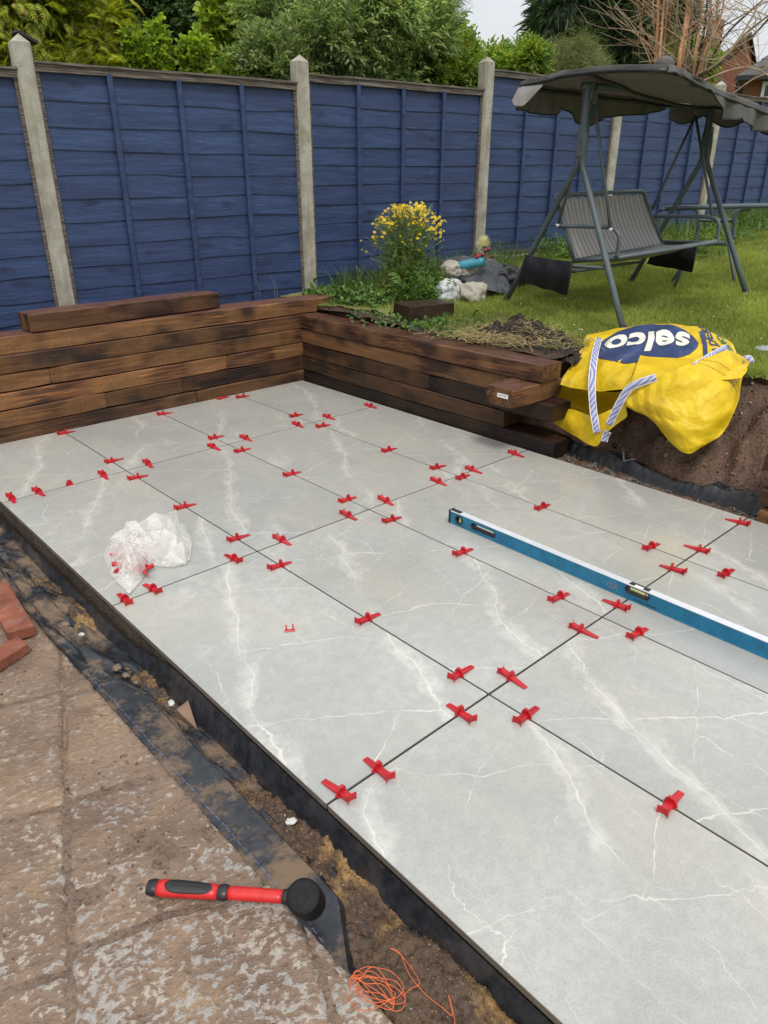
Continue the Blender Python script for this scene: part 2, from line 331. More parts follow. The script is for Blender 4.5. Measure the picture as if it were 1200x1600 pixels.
def m_cloth(name, col, rough=.85, crease=.4):
    g = G(name); v = g.obj(); n = g.noise(v, 5, 4)
    c = g.mix(g.ramp(n, (.35, 0), (.65, 1)), tuple(x*.8 for x in col), tuple(min(1, x*1.2) for x in col))
    wv = g.math('MULTIPLY', g.wave(v, 200, 0, 0, 1, 'X'), g.wave(v, 200, 0, 0, 1, 'Z'))
    return g.out(c, rough, g.bump(wv, .25, .001, g.bump(g.noise(v, 14, 4), crease, .012)), .3)

M = dict(
    tile=m_tile(), sleeper=m_sleeper(), sleeper_y=m_sleeper('oiled_sleeper_timber_lengthwise', 'Y'), sleeper_light=m_sleeper('fresh_oiled_sleeper_timber', 'X', 1.5), sleeper_dark=m_sleeper('tarred_sleeper_timber', 'X', .34),
    sleeper_dark_y=m_sleeper('dark_sleeper_timber_lengthwise', 'Y', .34),
    fence=m_fence(), grey=m_greywood(), conc=m_concrete(), slab=m_oldslab(),
    soil=m_soil('dark_damp_soil', (.035, .020, .013), (.10, .060, .038), .65), bank=m_soil('brown_clay_bank', (.060, .033, .022), (.185, .110, .072), .75),
    sand=m_soil('mixed_sand_and_soil', (.065, .038, .024), (.125, .080, .05), .75, (.36, .215, .085)), mortar=m_soil('mortar_bed', (.06, .045, .035), (.13, .095, .07), .8),
    grass0=m_grassbase(), membrane=m_membrane(dirt=.8), membrane2=m_membrane('black_damp_membrane_clean', .2, .6), brick=m_brick_red(),
    steel=m_metal('slate_grey_powder_coat', (.065, .083, .092)), black=simple('black_rubber', (.012, .012, .014), .42, .3, 60, .2),
    gravel=m_soil('gravel_bed', (.05, .04, .03), (.14, .115, .09), .8, None, 2),
)
rg = G('red_levelling_plastic'); rgv = rg.obj(); M['red'] = rg.out(rg.mix(rg.rnd(), (.36, .006, .013), (.47, .010, .017)), .33, rg.bump(rg.noise(rgv, 200, 2), .1, .0005), .5, Subsurface__Weight=.08)
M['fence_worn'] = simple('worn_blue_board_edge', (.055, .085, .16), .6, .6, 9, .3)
M['canopy'] = m_cloth('taupe_polyester_canopy', (.19, .18, .17), .7, .45)
def translucent(m, col, f):
    t = m.node_tree; o_ = t.nodes['Material Output']; src = o_.inputs[0].links[0].from_socket; tl_ = t.nodes.new('ShaderNodeBsdfTranslucent'); tl_.inputs[0].default_value = (*col, 1); ms = t.nodes.new('ShaderNodeMixShader'); ms.inputs[0].default_value = f
    t.links.new(src, ms.inputs[1]); t.links.new(tl_.outputs[0], ms.inputs[2]); t.links.new(ms.outputs[0], o_.inputs[0])
translucent(M['canopy'], (.25, .215, .185), .45)
M['canopy_piping'] = simple('black_piping', (.015, .015, .017), .7)
M['mesh_seat'] = m_cloth('grey_sling_fabric', (.30, .28, .265), .7, .15)
gr_ = G('ribbed_grey_sling_fabric'); gv_ = gr_.obj(); gs_ = gr_.wave(gr_.map(gv_, (1, .1, .1)), 6.5, 1.6, 2, .6, 'X'); M['mesh_seat_ribbed'] = gr_.out(gr_.mix(gr_.ramp(gs_, (.3, 0), (.8, 1)), (.25, .235, .225), (.36, .34, .325)), .7, gr_.bump(gs_, .5, .012), .3)
M['pouch'] = m_cloth('black_polyester', (.010, .010, .014), .5, .5)
M['yellow'] = m_yellow()
M['navy'] = simple('navy_print_ink', (.022, .040, .115), .5, .25, 12, .5, .012)
M['print_white'] = simple('cream_print_ink', (.72, .70, .60), .5, .08, 20, .4, .008)
M['white_p'] = simple('white_paint', (.72, .73, .73), .35, .05)

# ------------------------------------------------------------------ mesh helpers
def link(o, parent=None, org=(0, 0, 0)):
    COL.objects.link(o)
    if parent is not None: o.parent = parent
    return o
def mk(name, V, F, mat=None, parent=None, org=None, smooth=False, **props):
    V = np.asarray(V, float)
    if org is None: org = np.array(parent['_o']) if parent is not None and '_o' in parent.keys() else np.zeros(3)
    V = V-np.asarray(org)
    me = bpy.data.meshes.new(name)
    if isinstance(F, np.ndarray):
        k = F.shape[1]; me.vertices.add(len(V)); me.vertices.foreach_set('co', V.astype(np.float32).ravel())
        me.loops.add(F.size); me.loops.foreach_set('vertex_index', F.astype(np.int32).ravel())
        me.polygons.add(len(F)); me.polygons.foreach_set('loop_start', np.arange(0, F.size, k, dtype=np.int32))
        me.update(calc_edges=True)
    else: me.from_pydata([tuple(v) for v in V], [], [tuple(f) for f in F]); me.update()
    if smooth: me.polygons.foreach_set('use_smooth', np.ones(len(me.polygons), bool))
    o = bpy.data.objects.new(name, me)
    if mat: me.materials.append(mat)
    link(o, parent)
    if parent is None: o.location = tuple(org)
    elif '_o' in parent.keys():
        po = np.array(parent['_o']); 
        if not np.allclose(po, org): o.location = tuple(np.asarray(org)-po)
    for k, v in props.items(): o[k] = v
    o['_o'] = [float(x) for x in org]
    return o
def thing(name, loc, label=None, cat=None, group=None, kind=None):
    o = bpy.data.objects.new(name, None); o.location = tuple(loc); COL.objects.link(o); o.empty_display_size = .1
    o['_o'] = [float(x) for x in loc]; return tag(o, label, cat, group, kind)
def tag(o, label=None, cat=None, group=None, kind=None):
    if label: o['label'] = label
    if cat: o['category'] = cat
    if group: o['group'] = group
    if kind: o['kind'] = kind
    return o
def cat_(*parts):   # join (V,F) lists
    Vs, Fs, n = [], [], 0
    for V, F in parts:
        V = np.asarray(V, float); Vs.append(V); Fs += [tuple(int(i)+n for i in f) for f in F]; n += len(V)
    return np.vstack(Vs), Fs
def box(x0, x1, y0, y1, z0, z1):
    V = [(x, y, z) for x in (x0, x1) for y in (y0, y1) for z in (z0, z1)]
    return np.array(V), [(0, 1, 3, 2), (4, 6, 7, 5), (0, 4, 5, 1), (2, 3, 7, 6), (0, 2, 6, 4), (1, 5, 7, 3)]
def rbox(x0, x1, y0, y1, z0, z1, b=.004, seg=1):
    bm = bmesh.new(); V, F = box(x0, x1, y0, y1, z0, z1); vs = [bm.verts.new(v) for v in V]
    for f in F: bm.faces.new([vs[i] for i in f])
    bmesh.ops.recalc_face_normals(bm, faces=bm.faces)
    bmesh.ops.bevel(bm, geom=bm.edges[:], offset=b, segments=seg, affect='EDGES', profile=.6)
    bm.verts.index_update(); V = np.array([v.co[:] for v in bm.verts]); F = [tuple(v.index for v in f.verts) for f in bm.faces]; bm.free(); return V, F
def xf(VF, R=None, t=(0, 0, 0)):
    V, F = VF; V = np.asarray(V, float)
    if R is not None: V = V@np.asarray(R).T
    return V+np.asarray(t), F
def rz(a): c, s = cos(a), sin(a); return np.array([[c, -s, 0], [s, c, 0], [0, 0, 1.]])
def rx(a): c, s = cos(a), sin(a); return np.array([[1., 0, 0], [0, c, -s], [0, s, c]])
def ry(a): c, s = cos(a), sin(a); return np.array([[c, 0, s], [0, 1., 0], [-s, 0, c]])
def smoothpath(P, n=6):
    P = [np.asarray(p, float) for p in P]; Q = [2*P[0]-P[1]]+P+[2*P[-1]-P[-2]]; out = []
    for i in range(1, len(Q)-2):
        for k in range(n):
            t = k/n; a, b, c, d = Q[i-1:i+3]
            out.append(.5*((2*b)+(c-a)*t+(2*a-5*b+4*c-d)*t*t+(3*b-a-3*c+d)*t**3))
    out.append(P[-1]); return out
def tube(P, r, n=10, cap=True):
    P = np.array(P, float); m = len(P); R = np.full(m, r) if np.isscalar(r) else np.array(r, float)
    T = np.gradient(P, axis=0); T /= np.linalg.norm(T, axis=1)[:, None]+1e-12
    u = np.cross(T[0], [0, 0, 1.]); u = np.array([1., 0, 0]) if np.linalg.norm(u) < .05 else u/np.linalg.norm(u)
    V = []
    for i in range(m):
        u = u-T[i]*(u@T[i]); u /= np.linalg.norm(u)+1e-12; v = np.cross(T[i], u)
        for k in range(n): a = 2*pi*k/n; V.append(P[i]+R[i]*(cos(a)*u+sin(a)*v))
    F = [(i*n+k, i*n+(k+1) % n, (i+1)*n+(k+1) % n, (i+1)*n+k) for i in range(m-1) for k in range(n)]
    if cap: F += [tuple(range(n))[::-1], tuple((m-1)*n+k for k in range(n))]
    return np.array(V), F
def grid(nu, nv, fn, wrap=False):
    U, W = np.meshgrid(np.linspace(0, 1, nu), np.linspace(0, 1, nv), indexing='ij')
    V = np.asarray(fn(U.ravel(), W.ravel())); V = V.T if V.shape[0] == 3 else V
    i, j = np.meshgrid(np.arange(nu-1), np.arange(nv-1), indexing='ij'); a = (i*nv+j).ravel()
    return V, np.stack([a, a+nv, a+nv+1, a+1], 1)
def ico(sub=3):
    bm = bmesh.new(); bmesh.ops.create_icosphere(bm, subdivisions=sub, radius=1); bm.verts.index_update()
    V = np.array([v.co[:] for v in bm.verts]); F = np.array([[v.index for v in f.verts] for f in bm.faces]); bm.free(); return V, F
ICO = {k: ico(k) for k in (1, 2, 3, 4)}
def lump(c, r, sub=3, s=0, amp=.2, fr=1.5, squash=None):
    V, F = ICO[sub]; d = 1+amp*fbm(V[:, 0]*fr, V[:, 1]*fr, V[:, 2]*fr, s); V = V*d[:, None]*np.asarray(r)+np.asarray(c)
    return V, F
def solid(o, t=.003, off=0.):
    m = o.modifiers.new('thick', 'SOLIDIFY'); m.thickness = t; m.offset = off; return o
def scatter(T, P, R, Sc):
    """template T=(verts,faces[k]) copied to N places: P (N,3), R (N,3,3), Sc (N,) or (N,3)"""
    V, F = T; V = np.asarray(V, float); F = np.asarray(F); N = len(P); Sc = np.asarray(Sc); Sc = Sc[:, None] if Sc.ndim == 1 else Sc
    W = np.einsum('nij,nkj->nki', R, V[None]*Sc[:, None, :])+P[:, None, :]
    return W.reshape(-1, 3), (F[None]+(np.arange(N)*len(V))[:, None, None]).reshape(-1, F.shape[1])
def frames(Y, roll=None):
    """rotation matrices whose Y column follows the given directions"""
    Y = Y/(np.linalg.norm(Y, axis=1)[:, None]+1e-9); ref = np.where(np.abs(Y[:, 2:3]) > .95, [[1., 0, 0]], [[0, 0, 1.]])
    X = np.cross(Y, ref); X /= np.linalg.norm(X, axis=1)[:, None]+1e-9; Z = np.cross(X, Y)
    if roll is not None: c, s = np.cos(roll)[:, None], np.sin(roll)[:, None]; X, Z = X*c+Z*s, -X*s+Z*c
    return np.stack([X, Y, Z], 2)
def rdir(n): v = rng.normal(size=(n, 3)); return v/np.linalg.norm(v, axis=1)[:, None]

# ------------------------------------------------------------------ THE GROUND
def bank_x(y):   # x of the lawn's cut edge
    return 2.33+.05*np.sin(y*4.1)+.04*vnoise(y*5, 0., 0., 5)+.12*np.clip((y+1.1)/.4, 0, 1)*0 - .33*np.clip((y+1.25)/.2, 0, 1)
def soil_h(x, y):
    bed = -.16+.012*fbm(x*9, y*9, 0, 3)+.006*fbm(x*40, y*40, 0, 8)
    ln = lawnz(x, y)-.03
    bx_ = bank_x(y); base = 1.98+.05*vnoise(y*3, 1., 0., 9)
    t = np.clip((x-base)/np.maximum(bx_-base, .05), 0, 1)
    slump = t**.75
    right = -.03+(ln+.03)*slump+.07*fbm(x*7, y*7, 0, 21)*np.sin(pi*np.clip(t, 0, 1))+.06*ridge(x*9, y*7, 0, 23, 3)*np.sin(pi*np.clip(t, 0, 1))-.05*np.sin(pi*np.clip(t, 0, 1))+.02*fbm(x*35, y*35, 0, 22)
    right = np.where(t >= 1, ln, right)
    back = np.where(y > .98, ln-.02, 0)
    z = np.where(x > 1.79, right, bed)
    z = np.where((y > .99) & (x <= 2.3), np.minimum(ln, .5)-.04+.02*fbm(x*6, y*6, 0, 4), z)
    z = np.where((x < -.83), -.13, z)
    return z
xs = np.concatenate([np.arange(-3.2, -.85, .12), np.arange(-.85, -.55, .012), np.arange(-.55, 1.78, .1), np.arange(1.78, 2.6, .018), np.arange(2.6, 3.3, .1)])
ys = np.concatenate([np.arange(-5.2, -3.2, .1), np.arange(-3.2, -.5, .018), np.arange(-.5, 1.0, .05), np.arange(1.0, 1.7, .05)])
XX, YY = np.meshgrid(xs, ys, indexing='ij'); a = (np.arange(len(xs)-1)[:, None]*len(ys)+np.arange(len(ys)-1)[None]).ravel()
VV = np.stack([XX.ravel(), YY.ravel(), soil_h(XX.ravel(), YY.ravel())], 1); FF = np.stack([a, a+len(ys), a+len(ys)+1, a+1], 1)
o = mk('excavated_soil', VV, FF, M['bank'], smooth=True, kind='structure')
o = mk('ground', [(-400, -400, -.4), (400, -400, -.4), (400, 400, -.4), (-400, 400, -.4)], [(0, 1, 2, 3)], M['grass0'], kind='structure')
# neighbours' ground beyond the fence
V, F = grid(30, 30, lambda u, v: np.stack([-30+u*160, 1.75+v**2*200, .35+0*u+v*.3]))
mk('neighbour_garden', V, F, M['grass0'], kind='structure')

def lawn_fn(u, v):
    y = -5+u*6.35; x0 = bank_x(y)+.02*vnoise(y*25, 3., 0, 7); x = x0+(18-x0)*v**2.2
    z = lawnz(x, y)+.012*fbm(x*2.5, y*2.5, 0, 31)+.006*fbm(x*12, y*12, 0, 32)
    return np.stack([x, y, z])
V, F = grid(260, 110, lawn_fn)
# turf edge: pull the first column down into the bank
lw = mk('lawn', V, F, M['grass0'], smooth=True, kind='structure'); 
V, F = grid(260, 3, lambda u, v: lawn_fn(u, v*0)-np.stack([0*u-.012*v, 0*u, v*.05*(1+.4*vnoise(u*90, v*3, 0, 2))]))
mk('turf_edge', V, F, M['soil'], smooth=True, kind='structure')

# ------------------------------------------------------------------ PATIO: porcelain slabs
patio = thing('porcelain_patio', (0, 0, 0), kind='structure')
xsn = [-.6, 0, .6, 1.2, 1.772]; ysn = [.868, 0, -1.2, -2.4, -3.6]
for i in range(4):
    for j in range(4):
        g_ = .0028 if j < 4 else .0035
        V, F = rbox(xsn[i]+(g_*.9 if i else 0), xsn[i+1]-(g_*.9 if i < 3 else 0), ysn[j+1]+g_*1.1, ysn[j]-(g_*1.1 if j else 0), -.02, 0, .0012)
        c = V.mean(0); V = V-c; tilt = rx(random.uniform(-.0006, .0006))@ry(random.uniform(-.0006, .0006)); V = V@tilt.T
        if not (i+j) % 2: V = V
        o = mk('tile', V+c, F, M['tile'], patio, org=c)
V, F = box(-.590, 1.76, -3.58, .86, -.15, -.0215); mk('mortar_bed', V, F, M['mortar'], patio)
jg = simple('dark_joint_gap', (.030, .027, .022), .9)
for x in xsn[1:4]: V, F = box(x-.0026, x+.0026, -3.58, .86, -.021, -.006); mk('joint', V, F, jg, patio)
for y in ysn[1:4]:
    for a_, b_ in zip(xsn[:-1], xsn[1:]): V, F = box(a_+.004, b_-.004, y-.0032, y+.0032, -.021, -.006); mk('joint', V, F, jg, patio)

# ------------------------------------------------------------------ SLEEPER WALLS
def beam(L, W, H, s=0, seg=None, jit=.0030, b=.0055):
    """timber of length L along x (0..L), width W along y (0..W), height H (0..H)"""
    seg = seg or max(3, int(L/.12))
    prof = [(b, 0), (W/2, 0), (W-b, 0), (W, b), (W, H/2), (W, H-b), (W-b, H), (W/2, H), (b, H), (0, H-b), (0, H/2), (0, b)]
    V = []
    for i in range(seg+1):
        x = L*i/seg; e = .004 if i in (0, seg) else 0
        for k, (y, z) in enumerate(prof):
            q = vnoise(x*4+s*7.3, k*1.7+s, 0, 3)*jit; q2 = vnoise(x*4+s*3.1, k*2.3, 5, 4)*jit
            cy, cz = (y-W/2), (z-H/2); sh = 1-e/min(W, H)*1.6 if e else 1
            V.append((x, W/2+cy*sh+q, H/2+cz*sh+q2))
    n = 12; F = [(i*n+k, i*n+(k+1) % n, (i+1)*n+(k+1) % n, (i+1)*n+k) for i in range(seg) for k in range(n)]
    F += [tuple(range(n)), tuple(seg*n+k for k in range(n))[::-1]]
    F = [f[::-1] for f in F]
    return np.array(V), F
def lay(name, x0, x1, y0, y1, z0, z1, mat, parent, along='x', s=0, **kw):
    if along == 'x': V, F = beam(x1-x0, y1-y0, z1-z0, s)
    else:
        V, F = beam(y1-y0, x1-x0, z1-z0, s); V = np.stack([(x1-x0)-V[:, 1], V[:, 0], V[:, 2]], 1)
    return mk(name, V+np.array([x0, y0, z0]), F, mat, parent, org=((x0+x1)/2, (y0+y1)/2, z0), smooth=False, **kw)
wl = thing('sleeper_wall', (.5, .97, -.05), 'long back retaining wall of brown stacked timber sleepers under the blue fence', 'retaining wall')
G3 = .0025
def zc(k): return -.12+.1*k+.0015, -.02+.1*k-.0025
courses = {1: [(-2.2, .9), (.903, 1.95)], 2: [(-2.2, .290), (.293, .800), (.803, 1.95)], 3: [(-2.2, 1.15), (1.153, 1.96)], 4: [(-2.2, -.006), (-.003, 1.95)], 5: [(-2.2, 1.955)], 6: [(-2.2, 2.105)]}
for k, segs in courses.items():
    z0, z1 = zc(k)
    for q, (a_, b_) in enumerate(segs):
        dy = random.uniform(-.004, .004); lay('sleeper', a_, b_, .87+dy, 1.07+dy, z0, z1, M['sleeper_light'] if k in (6, 3, 5) else M['sleeper'], wl, s=k*3+q)
V, F = beam(1.235, .17, .1, 77); V = V@rz(.055).T
o = mk('loose_sleeper', V+np.array([-.055, .868, .5815]), F, M['sleeper_light'], org=(-.055, .868, .58)); tag(o, 'short loose timber sleeper lying on top of the long wall by the blue fence', 'timber')

wr = thing('sleeper_wall', (1.87, -.2, -.05), 'short right retaining wall of dark stacked timber sleepers beside the soil heap', 'retaining wall')
XR = 1.78
for k, ends in {1: [(-1.36, .868)], 2: [(-1.015, .868)], 3: [(-.42, .868), (-1.33, -.423)], 4: [(-1.02, .868)], 5: [(-1.25, .868)]}.items():
    z0, z1 = zc(k)
    for q, (a_, b_) in enumerate(ends):
        dx = random.uniform(-.004, .004)-(.014 if k == 5 else 0)-(.006 if k == 4 else 0)
        lay('sleeper', XR+dx, XR+.18+dx, a_, b_, z0, z1, M['sleeper_y'] if k > 3 else M['sleeper_dark_y'], wr, 'y', s=k*5+q)  # lower courses take the same timber colour, multiplied much darker
oc = thing('timber_offcut', (1.75, -1.16, .28), 'short timber offcut jutting from the right wall with a white label stapled on its end', 'timber')
V, F = beam(.42, .185, .1, 91); V = V@rz(-.02).T; mk('offcut_block', V+np.array([1.56, -1.235, .2795]), F, M['sleeper'], oc, org=(1.7, -1.15, .28))
wh = simple('paper_label', (.75, .75, .73), .5, .05)
V, F = box(1.5555, 1.5575, -1.205, -1.135, .345, .366); mk('end_label', V-np.array([0, 0, .015]), F, wh, oc)
V, F = cat_(*[box(1.5545, 1.556, -1.197+i*.0062, -1.1945+i*.0062+(.0012 if i % 3 else 0), .340, .344) for i in range(9)]); mk('label_print', V, F, M['black'], oc)
V, F = rbox(-.055, .055, -.014, .014, 0, .008, .002); V = V@rx(.0).T@rz(1.35).T
p = atZ(569, 503, .49); o = mk('wood_shim', V+p+np.array([0, 0, -.004]), F, M['sleeper'], org=p); tag(o, 'thin brown wooden shim lying across the top sleeper of the right wall', 'wedge')
# dark timber stack at the right edge
ws = thing('timber_stack', (1.95, -2.6, 0), 'dark stack of short timbers at the right edge of the patio', 'timber stack')
for k, (dx, dy, m) in enumerate([(0, 0, 'sleeper_y'), (.03, .02, 'sleeper_dark_y'), (.035, .0, 'sleeper_dark_y'), (.01, .03, 'sleeper_dark_y')]):
    lay('sleeper', 1.785+dx, 1.985+dx, -3.1+dy, -2.435+dy, -.035+k*.085, .048+k*.085, M[m], ws, 'y', s=k+60)
# block on the grass
P1, P2, P3 = atL(608, 492), atL(643, 504), atL(692, 496)
bl = thing('timber_block', P2, 'dark square-cut timber block lying on the grass in front of the yellow flowers', 'timber')
ex = P3-P2; ex[2] = 0; Lb = np.linalg.norm(ex); ang = math.atan2(ex[1], ex[0]); V, F = beam(.36, .20, .125, 14)
V = V@rz(ang).T; mk('block', V+P2+np.array([-.02, 0, -.02]), F, M['sleeper_dark'], bl)

# ------------------------------------------------------------------ OLD PAVING (riven concrete slabs)
op = thing('old_paving', (-1.2, -2, -.06), kind='structure')
E1 = np.array([-.338, -.941]); E1 /= np.linalg.norm(E1); E2 = np.array([-E1[1], E1[0]])
def oldedge(y): return -.805+.012*vnoise(y*6, 0, 0, 55)
ustart = [(-.337-.9, 1), (-.337-.45, 2), (-.337, 0), (-.337+.45, 3)]
n_ = 0
for cidx, (e2a, sd_) in enumerate(ustart):
    brk = [.80, 1.255, 1.70, 2.14, 2.56, 3.0, 3.45, 3.9] if cidx >= 2 else [.70, 1.22, 1.68, 2.15, 2.60, 3.06, 3.5, 3.95]
    for a_, b_ in zip(brk[:-1], brk[1:]):
        n_ += 1; w_ = .444; L_ = b_-a_-.006
        nu, nv = 34, 34
        UU, WW = np.meshgrid(np.linspace(0, 1, nu), np.linspace(0, 1, nv), indexing='ij'); UU, WW = UU.ravel(), WW.ravel()
        aa = a_+.003+UU*L_; bb = e2a+.003+WW*w_
        jx = .004*vnoise(aa*12, bb*12, 0, n_)
        x = E1[0]*aa+E2[0]*bb+jx; y = E1[1]*aa+E2[1]*bb+jx
        if x.min() > -.82 or y.min() > .9: continue
        ed = np.minimum(np.minimum(UU, 1-UU)*L_, np.minimum(WW, 1-WW)*w_)
        z = -.060+.0035*fbm(x*16, y*16, 0, 40+n_)+.0018*fbm(x*55, y*55, 0, 41)-.007*np.clip(1-ed/.010, 0, 1)**2+random.uniform(-.003, .003)
        bm = bmesh.new(); vs = [bm.verts.new(q) for q in zip(x, y, z)]
        for i in range(nu-1):
            for j in range(nv-1): bm.faces.new((vs[i*nv+j], vs[i*nv+j+1], vs[(i+1)*nv+j+1], vs[(i+1)*nv+j]))
        bmesh.ops.bisect_plane(bm, geom=bm.verts[:]+bm.edges[:]+bm.faces[:], plane_co=(-.806, -2, 0), plane_no=(1, .006*random.uniform(-1, 1)+.01, 0), clear_outer=True)
        if len(bm.faces) < 4: bm.free(); continue
        be = [e for e in bm.edges if e.is_boundary]; r_ = bmesh.ops.extrude_edge_only(bm, edges=be)
        for v in r_['geom']:
            if isinstance(v, bmesh.types.BMVert): v.co.z = -.11
        bmesh.ops.recalc_face_normals(bm, faces=bm.faces)
        me = bpy.data.meshes.new('paving_slab'); bm.to_mesh(me); bm.free(); me.polygons.foreach_set('use_smooth', np.ones(len(me.polygons), bool)); me.materials.append(M['slab'])
        o = bpy.data.objects.new('paving_slab', me); COL.objects.link(o); o.parent = op; o.location = (1.2, 2, .06)
joint_m = m_soil('muddy_joint_mortar', (.13, .088, .062), (.23, .160, .112), .7)
V, F = grid(160, 260, lambda u, v: np.stack([-3+u*2.19, -4.4+v*5.2, -.0645+.0025*fbm((-3+u*2.19)*14, (-4.4+v*5.2)*14, 0, 77)]))
mk('joint_mortar', V, F, joint_m, op, smooth=True)
V, F = cat_(box(-3, -.815, -4.4, .8, -.13, -.08)); mk('hardcore', V, F, M['soil'], op)

# ------------------------------------------------------------------ LEFT TRENCH: membrane, sand, stones
def memb(u, v):
    y = 1.0-u*4.3
    near = np.clip((-1.35-y)/.3, 0, 1)                      # flat ledge from about y=-1.5 to the mallet
    ledge = (.018+.082*near)*np.clip((y+2.72)/.16, .12, 1)
    zl = -.066-.012*near
    k = [0, .10, .32, .42, .62, .86, 1]
    xs_ = [-.812+0*y, -.80+0*y, -.80+ledge, -.785+ledge, -.70+0*y+.03*near, -.628-.01*(1-near), -.598-.018*(1-near)]
    zs_ = [-.055+0*y-.012*near, -.064-.008*near, zl, zl-.03, -.118+0*y, -.118+0*y, -.075+.045*near]
    x = np.zeros_like(y); z = np.zeros_like(y)
    for i in range(6):
        m = (v >= k[i])&(v <= k[i+1]); t = (v-k[i])/(k[i+1]-k[i]); t = t*t*(3-2*t)
        x = np.where(m, xs_[i]*(1-t)+xs_[i+1]*t, x); z = np.where(m, zs_[i]*(1-t)+zs_[i+1]*t, z)
    mid = np.sin(pi*np.clip((v-.15)/.8, 0, 1))
    fold = ridge(v*3.1+y*2.2, y*2.4, 0, 61)*.016+fbm(x*30, y*9, 0, 62)*.007
    calm = 1-.85*near*(v < .42)
    far = np.clip((y+1.5)/.4, 0, 1)
    z = z+fold*mid*calm*(.55+.8*far)+.028*far*mid*np.clip(vnoise(y*4, v*4, 0, 68), 0, 1)
    x = x+.012*fbm(y*5, v*4, 0, 63)*mid*calm
    return np.stack([x, y, z])
V, F = grid(560, 60, memb); o = mk('damp_proof_membrane', V, F, M['membrane'], smooth=True); tag(o, 'black plastic damp membrane crumpled along the trench left of the pale patio', 'plastic sheet')
# blue line printed along it
bl_m = simple('pale_blue_stitch_line', (.16, .22, .42), .6)
pts = []
for t in np.linspace(0, 1, 150):
    y = -1.42-t*1.22; q = memb(np.array([(1.0-y)/4.3]), np.array([.155]))[:, 0]; pts.append(q+np.array([.001*sin(t*50), 0, .0012]))
dash = [tube(pts[i:i+2], .0007, 4) for i in range(0, 148, 1) if i % 3]
V, F = cat_(*dash); mk('printed_line', V, F, bl_m, o)
# sand and soil lying on the membrane
def sandf(u, v):
    y = .9-u*4.4; x = -.735+v*.138+.02*np.clip((-2.6-y)/.3, -1, 0)*0
    near = np.clip((-1.9-y)/.5, 0, 1); x = np.where(True, x+(.035*near)*(1-v), x)
    x = np.where(y < -2.55, x-(.09*np.clip((-2.55-y)/.2, 0, 1))*(1-v), x)
    z = -.128+.022*fbm(x*9, y*6, 0, 91)+.008*fbm(x*45, y*45, 0, 92)+.006*np.abs(fbm(x*120, y*120, 0, 93))+.032*near+.02*np.clip((-2.5-y)/.3, 0, 1)
    return np.stack([x, y, z-.022*np.clip((v-.85)/.15, 0, 1)-.03*np.clip((.12-v)/.12, 0, 1)*(y > -2.6)])
V, F = grid(700, 40, sandf); mk('loose_sand', V, F, M['sand'], smooth=True, kind='structure')
stone_m = simple('grey_brown_stone', (.17, .125, .09), .85, .4, 18, .6, .006); pale_m = simple('pale_chalk_stone', (.5, .5, .49), .8, .2, 20, .6, .006)
for (px, py, r, m, lab) in [(400/4, 790/4+780, .020, stone_m, 'largest brown stone in the upper trench left of the plastic bag'), (512/4, 845/4+780, .011, pale_m, 'small pale pebble in the upper trench below the largest stone'),
                       (735/4, 1055/4+780, .018, stone_m, 'flat brown clod beside the membrane fold, above the pointed wood offcut'), (785/4, 1100/4+780, .014, stone_m, 'small brown clod just below the flat clod in the trench'),
                       (853/4, 1145/4+780, .009, stone_m, 'tiny brown stone between the small clod and the wood offcut'), (200+205/3, 980+355/3, .013, pale_m, 'rounded grey stone right beside the pointed wood offcut'),
                       (455, 1283, .0125, pale_m, 'white stone lying in the sand up the trench from the mallet head')]:
    p = atZ(px, py, -.085 if px > 400 else -.090); V, F = lump((0, 0, 0), (r, r*.75, r*.6), 3, int(px), .3, 1.6); o = mk('stone', V@rz(px).T+p, F, m, org=p); tag(o, lab, 'stone')
# tiny grit on sand + old paving
def grit(name, n, fx, size, mat, label, cat):
    P = fx(n); R = frames(rdir(n)); V, F = scatter(ICO[1], P, R, np.stack([rng.uniform(.6, 1.3, n)]*3, 1)*size*rng.lognormal(0, .35, n)[:, None]*np.array([[1, .8, .6]])); o = mk(name, V, F, mat, kind='stuff'); tag(o, label, cat); return o
def fx1(n):
    y = rng.uniform(-3.3, .3, n); u = (.9-y)/4.4; v = rng.uniform(.1, .9, n); return sandf(u, v).T+np.array([0, 0, .001])
grit('grit', 5000, fx1, .0018, m_leaf('grit_mix', (.05, .03, .02), (.12, .078, .048), (.26, .17, .085), 0., .9, (.3, .27, .23)), 'loose grit and sand crumbs scattered in the trench beside the patio', 'grit')
def fx2(n):
    y = rng.uniform(-3.2, -.5, n); x = -.82-rng.power(1.2, n)*.9; return np.stack([x, y, -.059+0*x], 1)
grit('mud_crumbs', 1600, fx2, .0022, m_leaf('mud_crumb_mix', (.05, .03, .025), (.12, .08, .06), (.25, .17, .12), 0., .9, (.45, .4, .34)), 'mud crumbs scattered over the old riven paving', 'grit')
# pointed wood offcut
p = [atZ(276, 1110, -.09), atZ(294, 1096, -.075), atZ(309, 1142, -.115)]
V = np.array([*[q+np.array([0, 0, .004]) for q in p], *[q-np.array([0, 0, .012]) for q in p]]); o = mk('wood_offcut', V, [(0, 2, 1), (3, 4, 5), (0, 1, 4, 3), (1, 2, 5, 4), (2, 0, 3, 5)], simple('wet_plywood', (.17, .105, .065), .6, .3, 14, .4), org=p[0]); tag(o, 'small triangular wood offcut poking out of the membrane in the trench', 'wood offcut')

